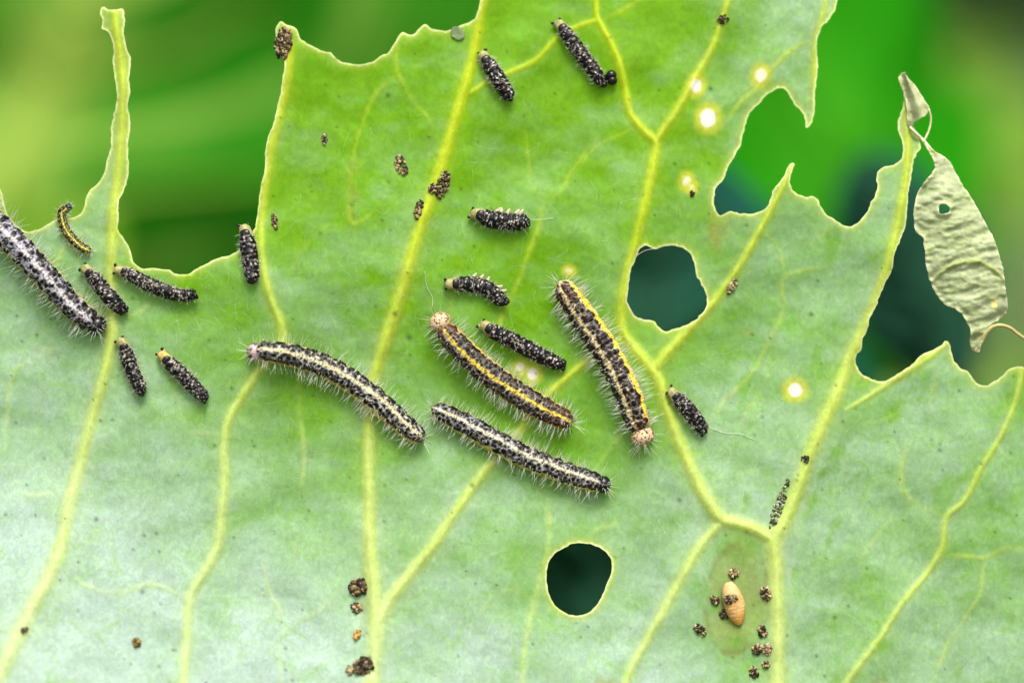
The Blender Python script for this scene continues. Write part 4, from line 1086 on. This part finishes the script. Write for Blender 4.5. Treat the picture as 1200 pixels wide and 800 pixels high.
# ------------------------------------------------------------------ cocoon and frass
def cocoon():
    a = np.array([852.0, 680.0]); b = np.array([865.0, 730.0])
    d = b - a; L = np.hypot(*d); t = d / L; sdir = np.array([-t[1], t[0]])
    ns, m = 60, 36; V = []; col = []
    rng = np.random.RandomState(5)
    for i in range(ns):
        u = i / (ns - 1); r = 13.0 * (math.sin(math.pi * (u * .94 + .03)) ** .55) * (1.0 - .12 * u)
        c = a + d * u
        for j in range(m):
            an = 2 * math.pi * j / m
            rr = r * (1 + .03 * math.sin(an * 3 + u * 9) + .025 * rng.randn())
            z = math.sin(an) * rr * (.85 if math.sin(an) > 0 else .6)
            p = c + sdir * math.cos(an) * rr
            V.append((p[0], p[1], float(zc0) + z + 6))
            g = np.clip(u * 1.3 - .25 + .25 * math.sin(u * 14 + an), 0, 1)
            col.append(lerp(np.array([.60, .43, .19]), np.array([.58, .29, .04]), g * .8))  # cream silk; orange shading toward the lower end is painted in
    return np.array(V), ring_faces(ns, m), np.array(col)
zc0 = height(858, 704)
v, q, cc = cocoon()
b_ = to_world(np.array([858, 704, float(zc0)]))
tag(mesh_obj('cocoon', to_world(v), q, M_COCOON, None, b_, {'col': cc}), 'smooth cream and orange oval cocoon on the stained patch', 'cocoon')
COCOON_TOP = float(zc0) + 6 + 10

PAL = [(.05, .035, .02), (.02, .016, .012), (.11, .075, .035), (.26, .20, .09), (.36, .30, .16), (.012, .010, .008), (.20, .17, .08)]
PALG = [(.06, .075, .03), (.14, .17, .08), (.24, .29, .17), (.04, .05, .02), (.30, .33, .24)]
PALY = [(.55, .36, .08), (.42, .25, .06), (.62, .45, .16), (.16, .10, .03)]
def frass(label, cx, cy, rx, ry, n, seed, ang=0.0, gr=2.2, pal=PAL, zoff=None, group='droppings', name='frass_pellet', cat='frass', zpile=1.0):
    rng = np.random.RandomState(seed)
    mb = MB()
    z0 = None
    ca, sa = math.cos(ang), math.sin(ang)
    n = int(n * 1.9)
    for k in range(n):
        rr = math.sqrt(rng.rand()); a = rng.uniform(0, 6.283)
        ux, uy = rx * rr * math.cos(a), ry * rr * math.sin(a)
        x, y = cx + ux * ca - uy * sa, cy + ux * sa + uy * ca
        zb = float(height(np.clip(x, -190, 1390), y)) if zoff is None else zoff
        g = gr * .9 * rng.uniform(.55, 1.5)
        z = zb + g * .5 + (1 - rr) * min(rx, ry) * rng.uniform(.1, .75) * zpile
        q_ = np.linalg.qr(rng.randn(3, 3))[0]
        v, f, u = ellipsoid((x, y, z), q_, np.array([1.1, .8, .65]) * g, 1, .2, seed * 31 + k)
        mb.add(v, None, f, np.array(pal[rng.randint(len(pal))]) * rng.uniform(.7, 1.4))
    b = to_world(np.array([cx, cy, float(height(cx, cy)) if zoff is None else zoff]))
    o = mb.build(name, M_FRASS, None, b, smooth_shade=False)
    tag(o, label, cat, group)
    return o
frass('big brown heap of frass on the torn tip of the leaf', 331, 50, 9, 19, 95, 1, .15, 2.3, zpile=.8)
frass('single dark brown pellet on open blade below the frass heap', 379, 162, 3, 6, 14, 2, 0, 1.8)
frass('upright cluster of brown pellets left of the middle vein', 470, 193, 6, 12, 34, 3, -.35, 2.1)
frass('crumbly dark frass clump lying across the middle vein', 519, 217, 6, 17, 52, 4, .3, 2.2)
frass('light brown frass crumb on the left flank of the middle vein', 507, 221, 5, 5, 14, 14, 0, 2.0)
frass('narrow frass clump trailing along the left side of the middle vein', 491, 246, 4, 12, 28, 5, .25, 1.9)
frass('slender dark frass sliver beside the small upright caterpillar', 322, 260, 2.6, 10, 26, 6, -.3, 1.7)
frass('dark frass crumb on the thin vein near the leaf top', 850, 20, 6, 5, 14, 7, 0, 2.0, pal=PAL[:3] + PAL[5:6])
frass('tiny black crumb below the small yellow feeding spot', 812, 226, 2, 4, 7, 8, 0, 1.6, pal=PAL[:2])
frass('olive frass smear on the vein right of the big hole', 859, 335, 3.5, 10, 22, 9, .5, 1.9, pal=PAL[3:5] + PALG[:2])
frass('uppermost dark frass lump left of the forking vein', 421, 686, 10, 9.5, 46, 20, 0, 2.7, pal=PAL[:4] + PAL[5:])
frass('small tan and black pellet under the uppermost lump', 419, 709, 5.5, 5.5, 22, 21, .5, 2.2)
frass('single golden yellow pellet between dark frass lumps', 420, 740, 4, 6, 16, 22, .3, 2.1, pal=PALY)
frass('lowest dark brown frass lump against the thick vein', 428, 775, 11, 9, 46, 23, -.3, 2.9, pal=PAL[:3] + PAL[5:])
frass('olive crumb beside the lowest frass lump', 413, 780, 4.5, 4.5, 14, 24, 0, 2.1, pal=PAL[3:5] + PALG[:2])
frass('lone olive pellet on the pale lower left blade', 167, 747, 4.5, 5, 16, 25, .3, 2.1, pal=[(.16, .12, .03), (.08, .06, .02), (.22, .18, .04)])
frass('tiny dark crumb sitting on the pale left vein', 39, 731, 3, 3.5, 9, 26, 0, 1.7, pal=PAL[:3])
frass('dark crumb at the bottom edge between the pale veins', 248, 798, 4.5, 4, 12, 27, 0, 2.0, pal=PAL[:3])
frass('rough frass pellet at the top end of the cocoon', 860, 671, 6, 5.5, 26, 30, 0, 2.0, group='droppings around the cocoon')
frass('rough frass pellet left of the cocoon', 837, 701, 5, 5, 22, 31, 0, 1.9, group='droppings around the cocoon')
frass('rough frass pellets stuck on top of the cocoon', 854, 699, 8, 5, 30, 32, -.2, 2.0, zoff=COCOON_TOP - 2, group='droppings around the cocoon')
frass('greyish frass pellet tucked under the lower left of the cocoon', 848, 718, 5.5, 5.5, 20, 33, 0, 1.9, pal=PAL[:3] + PALG[:2], group='droppings around the cocoon')
frass('elongated frass pellet at the left border of the stain', 820, 736, 4.5, 8, 24, 34, -.9, 1.9, group='droppings around the cocoon')
frass('frass pellet touching the midrib level with the cocoon', 896, 693, 5, 8, 26, 35, -.4, 2.0, group='droppings around the cocoon')
frass('frass pellet right below the cocoon near the midrib', 892, 737, 5, 7, 22, 36, -.3, 1.9, group='droppings around the cocoon')
frass('dark left pellet of the pair touching the midrib', 886, 758, 5.5, 5.5, 22, 37, 0, 2.0, group='droppings around the cocoon')
frass('pinkish right pellet of the pair touching the midrib', 897, 758, 5.5, 6, 22, 38, 0, 2.0, pal=PAL[2:5] + [(.42, .28, .18)], group='droppings around the cocoon')
frass('small reddish brown pellet between the pair and the stain end', 896, 776, 4.5, 4, 15, 39, 0, 1.8, pal=PAL[2:5] + PAL[:1], group='droppings around the cocoon')
frass('lowest frass pellet below the stain', 882, 785, 5, 6, 22, 40, -.5, 1.9, group='droppings around the cocoon')
frass('long trail of grey green crumbs in the fork of the midrib', 913, 590, 5, 30, 70, 41, .38, 1.7, pal=PALG, name='crumb_trail', cat='debris', group=None or 'droppings', zpile=.5)
frass('small dark crumb on the midrib above the crumb trail', 943, 537, 4, 4, 12, 42, 0, 1.7, pal=PALG[:1] + PAL[:2])

# pale dried flake at the top edge
zf = float(height(536, 40))
FL = [(529, 31), (534, 29), (540, 31), (544, 36), (544, 42), (538, 45), (532, 43), (528, 37)]
b_ = to_world(np.array([536, 38, zf]))
o = patch('dried_flake', FL, [], 1.5, lambda x, y, e: (height(x, y) + 1.6 + 1.5 * fbm(x, y, 6, 2, 2), 0 * x),
          lambda x, y, e: (np.tile(np.array([.24, .34, .17]), (len(x), 1)) * (0.7 + .6 * fbm(x, y, 5, 3, 2))[:, None], np.tile(np.array([.2, .3, .12]), (len(x), 1))), None, b_, 1.4, .3, 33)
tag(o, 'small square grey green flake on the top edge left of the middle vein', 'flake')

# stray silk threads
rng = np.random.RandomState(3)
for lab, ps in (('fine silk thread spanning the corner of the big hole', [(745, 300, 1.0), (757, 293, 1.5), (768, 291, 1.0)]),
                ('fine silk thread trailing from a small caterpillar head to the thin vein', [(620, 257, 6), (633, 257, 3), (648, 255, 1.2)]),
                ('fine silk thread lying on the blade right of the small caterpillar', [(830, 500, 1.2), (850, 507, 1.2), (870, 509, 1), (885, 515, 1)]),
                ('fine silk thread running up from a tan headed caterpillar', [(498, 318, 1), (500, 335, 1), (507, 350, 1.2), (506, 362, 4)])):
    sp = spline(ps, 3)
    sp[:, 2] += height(sp[:, 0], sp[:, 1])
    v, q, t = tube(sp, .22, 5)
    b_ = to_world(sp[0])
    tag(mesh_obj('silk_thread', to_world(v), q, M_HAIR, None, b_, {'col': np.tile(np.array([.8, .8, .75]), (len(v), 1))}, tris=t), lab, 'thread', 'silk threads')

# web of hair-fine silk the larvae have spun over the blade
rng = np.random.RandomState(12)
mb = MB()
FX, FY = [], []
for cx, cy, sx, sy, n_ in ((260, 430, 120, 90, 260), (420, 470, 110, 80, 140), (160, 340, 90, 60, 120), (640, 320, 120, 90, 110), (860, 470, 60, 50, 110), (700, 560, 140, 60, 90), (430, 240, 80, 70, 50), (930, 560, 90, 90, 60)):
    for _ in range(n_):
        x0, y0 = rng.normal(cx, sx), rng.normal(cy, sy)
        a = rng.uniform(0, 6.28); l = rng.uniform(8, 34); cv = rng.normal(0, .035)
        t_ = np.linspace(0, 1, 6)
        FX.append(x0 + np.cumsum(np.cos(a + cv * l * t_)) * l / 6); FY.append(y0 + np.cumsum(np.sin(a + cv * l * t_)) * l / 6)
FX, FY = np.array(FX), np.array(FY)
ok_ = poly_inside(FX, FY, loops[0]).all(1) & ~poly_inside(FX, FY, loops[1]).any(1) & ~poly_inside(FX, FY, loops[2]).any(1) & (FY.min(1) > -20) & (FY.max(1) < 830)
for x, y in zip(FX[ok_], FY[ok_]):
    v, q, t = tube(np.stack([x, y, height(x, y) + .25], 1), .085, 3)
    mb.add(v, q, t, (.66, .76, .62))
o = mb.build('silk_fibres', M_HAIR, None, to_world(np.array([600., 400., float(height(600, 400))])))
tag(o, 'hair-fine whitish silk fibres spun all over the leaf blade', 'silk'); o['kind'] = 'stuff'

# ------------------------------------------------------------------ ground and out-of-focus cabbage plants behind
def ground():
    m, nt, nd, lk, bs, out = new_mat('soil')
    n1 = noise(nt, 6, 8, .7); n2 = noise(nt, 60, 5, .7)
    c = mixrgb(nt, 'MIX', ramp(nt, n1, .4, 0, .62, 1), (.11, .085, .055), (.07, .10, .03))
    lk.new(c, bs.inputs['Base Color']); bs.inputs['Roughness'].default_value = .9
    b = nd.new('ShaderNodeBump'); b.inputs['Strength'].default_value = .8; b.inputs['Distance'].default_value = .02
    lk.new(n2, b.inputs['Height']); lk.new(b.outputs[0], bs.inputs['Normal'])
    S = 150.0
    o = mesh_obj('ground', np.array([[-S, -S, 0], [S, -S, 0], [S, S, 0], [-S, S, 0]]), np.array([[0, 1, 2, 3]]), m)
    o['kind'] = 'structure'
ground()

CAMP = np.array(cam.location)
def at(px, py, back):
    p = to_world(np.array([px, py, 0.0]))
    return CAMP + (p - CAMP) * ((CAM_D + back) / CAM_D)

def bg_leaf(plant, base, center, length, width, ang, tilt, yaw, seed, col, tr, veincol, veintr, cup=.12, nv=7, vw=.09):
    """one leaf of a background plant; ang = direction of the midrib in the picture plane"""
    rng = np.random.RandomState(seed)
    ny, nx = 70, 48
    t = np.linspace(0, 1, ny); u = np.linspace(-1, 1, nx)
    wprof = (np.sin(np.pi * np.clip(t * .93 + .05, 0, 1)) ** .65) * (1 + .05 * np.sin(t * 23 + seed) + .03 * np.sin(t * 51))
    T, U = np.meshgrid(t, u, indexing='ij')
    Xl = U * wprof[:, None] * width / 2; Yl = (T - .5) * length
    Zl = -cup * width * U ** 2 * 1.2 - .10 * length * (T - .45) ** 2 * 2 + .05 * width * np.sin(T * 9 + U * 2 + seed) * np.abs(U) + .02 * width * np.sin(T * 21 - U * 5)
    # lateral vein coordinates: veins leave the midrib and sweep toward the tip
    lat = T - .55 * np.abs(U) * .55
    ph = (lat * nv + .3) % 1 - .5
    vm = np.exp(-(ph / vw) ** 2) * np.clip(1 - np.abs(U) * .7, 0, 1) * (T < .97)
    mid = np.exp(-(U * wprof[:, None] * width / 2 / (.02 * (1.25 - T))) ** 2)
    vmx = np.maximum(vm * .8, mid)
    nzv = fbm(Xl * 1000, Yl * 1000, 30, seed, 3)
    c = lerp(np.array(col) * (0.7 + .6 * nzv[..., None]), np.array(veincol), vmx[..., None])
    tt = lerp(np.array(tr) * (0.7 + .6 * nzv[..., None]), np.array(veintr), vmx[..., None])
    ca, sa = math.cos(ang), math.sin(ang)
    ex = AX * ca - AY * sa; ey = AX * sa + AY * ca; ez = AZ.copy()
    def rot(v, k, a): return v * math.cos(a) + np.cross(k, v) * math.sin(a) + k * (k @ v) * (1 - math.cos(a))
    ey, ez = rot(ey, ex, tilt), rot(ez, ex, tilt)
    ex, ez = rot(ex, ey, yaw), rot(ez, ey, yaw)
    F = np.stack([ex, ey, ez])
    def W_(x, y, z): return np.asarray(center) + np.stack([x, y, z], -1) @ F
    V = W_(Xl, Yl, Zl).reshape(-1, 3)
    Vb = W_(Xl, Yl, Zl - .0007).reshape(-1, 3)
    q = ring_faces(ny, nx, False); nV = len(V)
    lf = mesh_obj('leaf', np.concatenate([V, Vb]), np.concatenate([q, q[:, ::-1] + nV]), M_BG, plant, base,
                  {'col': np.tile(c.reshape(-1, 3), (2, 1)), 'tr': np.tile(np.clip(tt.reshape(-1, 3), 0, .95), (2, 1))})
    jm = nx // 2
    mp = W_(Xl[:, jm] * 0, Yl[:, jm], Zl[:, jm] + .0012)
    v, q2, t2 = tube(mp[:66], np.linspace(.0045, .001, 66), 8)
    def vpart(nm, v, q2, t2):
        mesh_obj(nm, v, q2, M_BG, lf, base, {'col': np.tile(np.array(veincol), (len(v), 1)), 'tr': np.tile(np.array(veintr), (len(v), 1))}, tris=t2)
    vpart('midrib', v, q2, t2)
    for k in range(1, nv):
        t0 = (k - .3) / nv
        for sd in (-1, 1):
            us = np.linspace(0, .8, 14); tv = t0 + .3025 * us
            ok = tv < .97
            if ok.sum() < 4: continue
            us, tv = us[ok] * sd, tv[ok]
            w_ = np.interp(tv, t, wprof) * width / 2
            zz = -cup * width * us ** 2 * 1.2 - .10 * length * (tv - .45) ** 2 * 2 + .05 * width * np.sin(tv * 9 + us * 2 + seed) * np.abs(us) + .02 * width * np.sin(tv * 21 - us * 5) + .0008
            v, q2, t2 = tube(W_(us * w_, (tv - .5) * length, zz), np.linspace(.0022, .0006, len(us)), 6)
            vpart('vein', v, q2, t2)
    # petiole down to the plant's foot
    a = mp[0]; b = np.asarray(base) + np.array([0, 0, .02])
    mids = [a, a - ey * .03, lerp(a, b, .5) + np.array([0, 0, -.01]), lerp(a, b, .8), b]
    ts = np.linspace(0, 1, 16)
    pp = np.stack([np.interp(ts, np.linspace(0, 1, 5), np.array(mids)[:, k]) for k in range(3)], 1)
    v, q2, t2 = tube(pp, np.linspace(.004, .007, 16), 8)
    vpart('petiole', v, q2, t2)

G1 = ((.018, .27, .004), (.03, .56, .002)); GV = ((.26, .44, .09), (.42, .68, .08))
G2 = ((.16, .34, .02), (.32, .62, .01))
G0 = ((.010, .22, .004), (.02, .50, .002)); GA = ((.36, .52, .10), (.55, .72, .10))
TEAL = ((.016, .115, .08), (.008, .08, .045)); TV = ((.03, .12, .07), (.02, .10, .05))
DARK = ((.012, .05, .012), (.01, .07, .006)); DVV = ((.06, .12, .04), (.05, .14, .02))
GREY = ((.14, .21, .11), (.10, .20, .05))
def plant(label, foot, leaves):
    base = np.array([foot[0], foot[1], -0.005])
    p = thing('cabbage_plant', label, 'plant', base, 'cabbage plants in the blurred background')
    v, q, t = tube(np.array([base, base + [0, 0, .06], base + [.002, .002, .11]]), np.array([.014, .012, .006]), 10)
    mesh_obj('stem', v, q, M_STEM, p, base, {'col': np.tile(np.array([.22, .28, .14]), (len(v), 1))}, tris=t)
    for i, lf in enumerate(leaves):
        bg_leaf(p, base, *lf)
plant('blurred bright green cabbage plant behind the torn left edge', (at(150, 400, .34)[0], at(150, 400, .36)[1] + .02), [
    (at(40, 130, .32), .26, .20, R(22), R(-12), R(10), 1, *G0, *GA, .12, 5, .13),
    (at(330, 120, .40), .30, .22, R(-30), R(-8), R(-12), 2, *G0, *GA, .12, 5, .13),
    (at(-220, 420, .30), .24, .18, R(-40), R(-20), R(0), 3, *G2, *GV),
])
plant('blurred teal shaded cabbage plant behind the holes', (at(900, 500, .30)[0], at(900, 500, .30)[1]), [
    (at(735, 510, .15), .13, .12, R(10), R(14), R(0), 11, *TEAL, *TV),
    (at(950, 120, .34), .18, .12, R(-24), R(-6), R(15), 12, *G1, (.06, .36, .012), (.10, .55, .006)),
    (at(1072, 320, .20), .065, .038, R(-22), R(10), R(0), 13, *TEAL, *TV),
    (at(600, 520, .30), .16, .16, R(20), R(-10), R(0), 14, *DARK, *DVV),
])
plant('blurred pale yellow green cabbage plant behind the withered flap', (at(1250, 420, .75)[0], at(1250, 420, .75)[1]), [
    (at(1225, 250, .66), .12, .085, R(-10), R(-10), R(10), 21, *G2, *GV),
    (at(1105, 85, .80), .11, .05, R(60), R(-16), R(-10), 22, *G2, *GV),
    (at(1180, 470, .60), .22, .14, R(70), R(-40), R(10), 23, *GREY, *GV),
])
plant('blurred dark cabbage plant far behind the upper right corner', (at(1220, 200, 1.3)[0], at(1220, 200, 1.3)[1]), [
    (at(1150, -25, .7), .14, .055, R(-82), R(10), R(0), 31, *DARK, *DVV),
    (at(1270, 150, 1.1), .36, .24, R(10), R(-10), R(0), 32, *GREY, (.2, .28, .14), (.14, .24, .07)),
    (at(1000, -60, 1.4), .36, .30, R(-10), R(-10), R(0), 33, *DARK, *DVV),
])
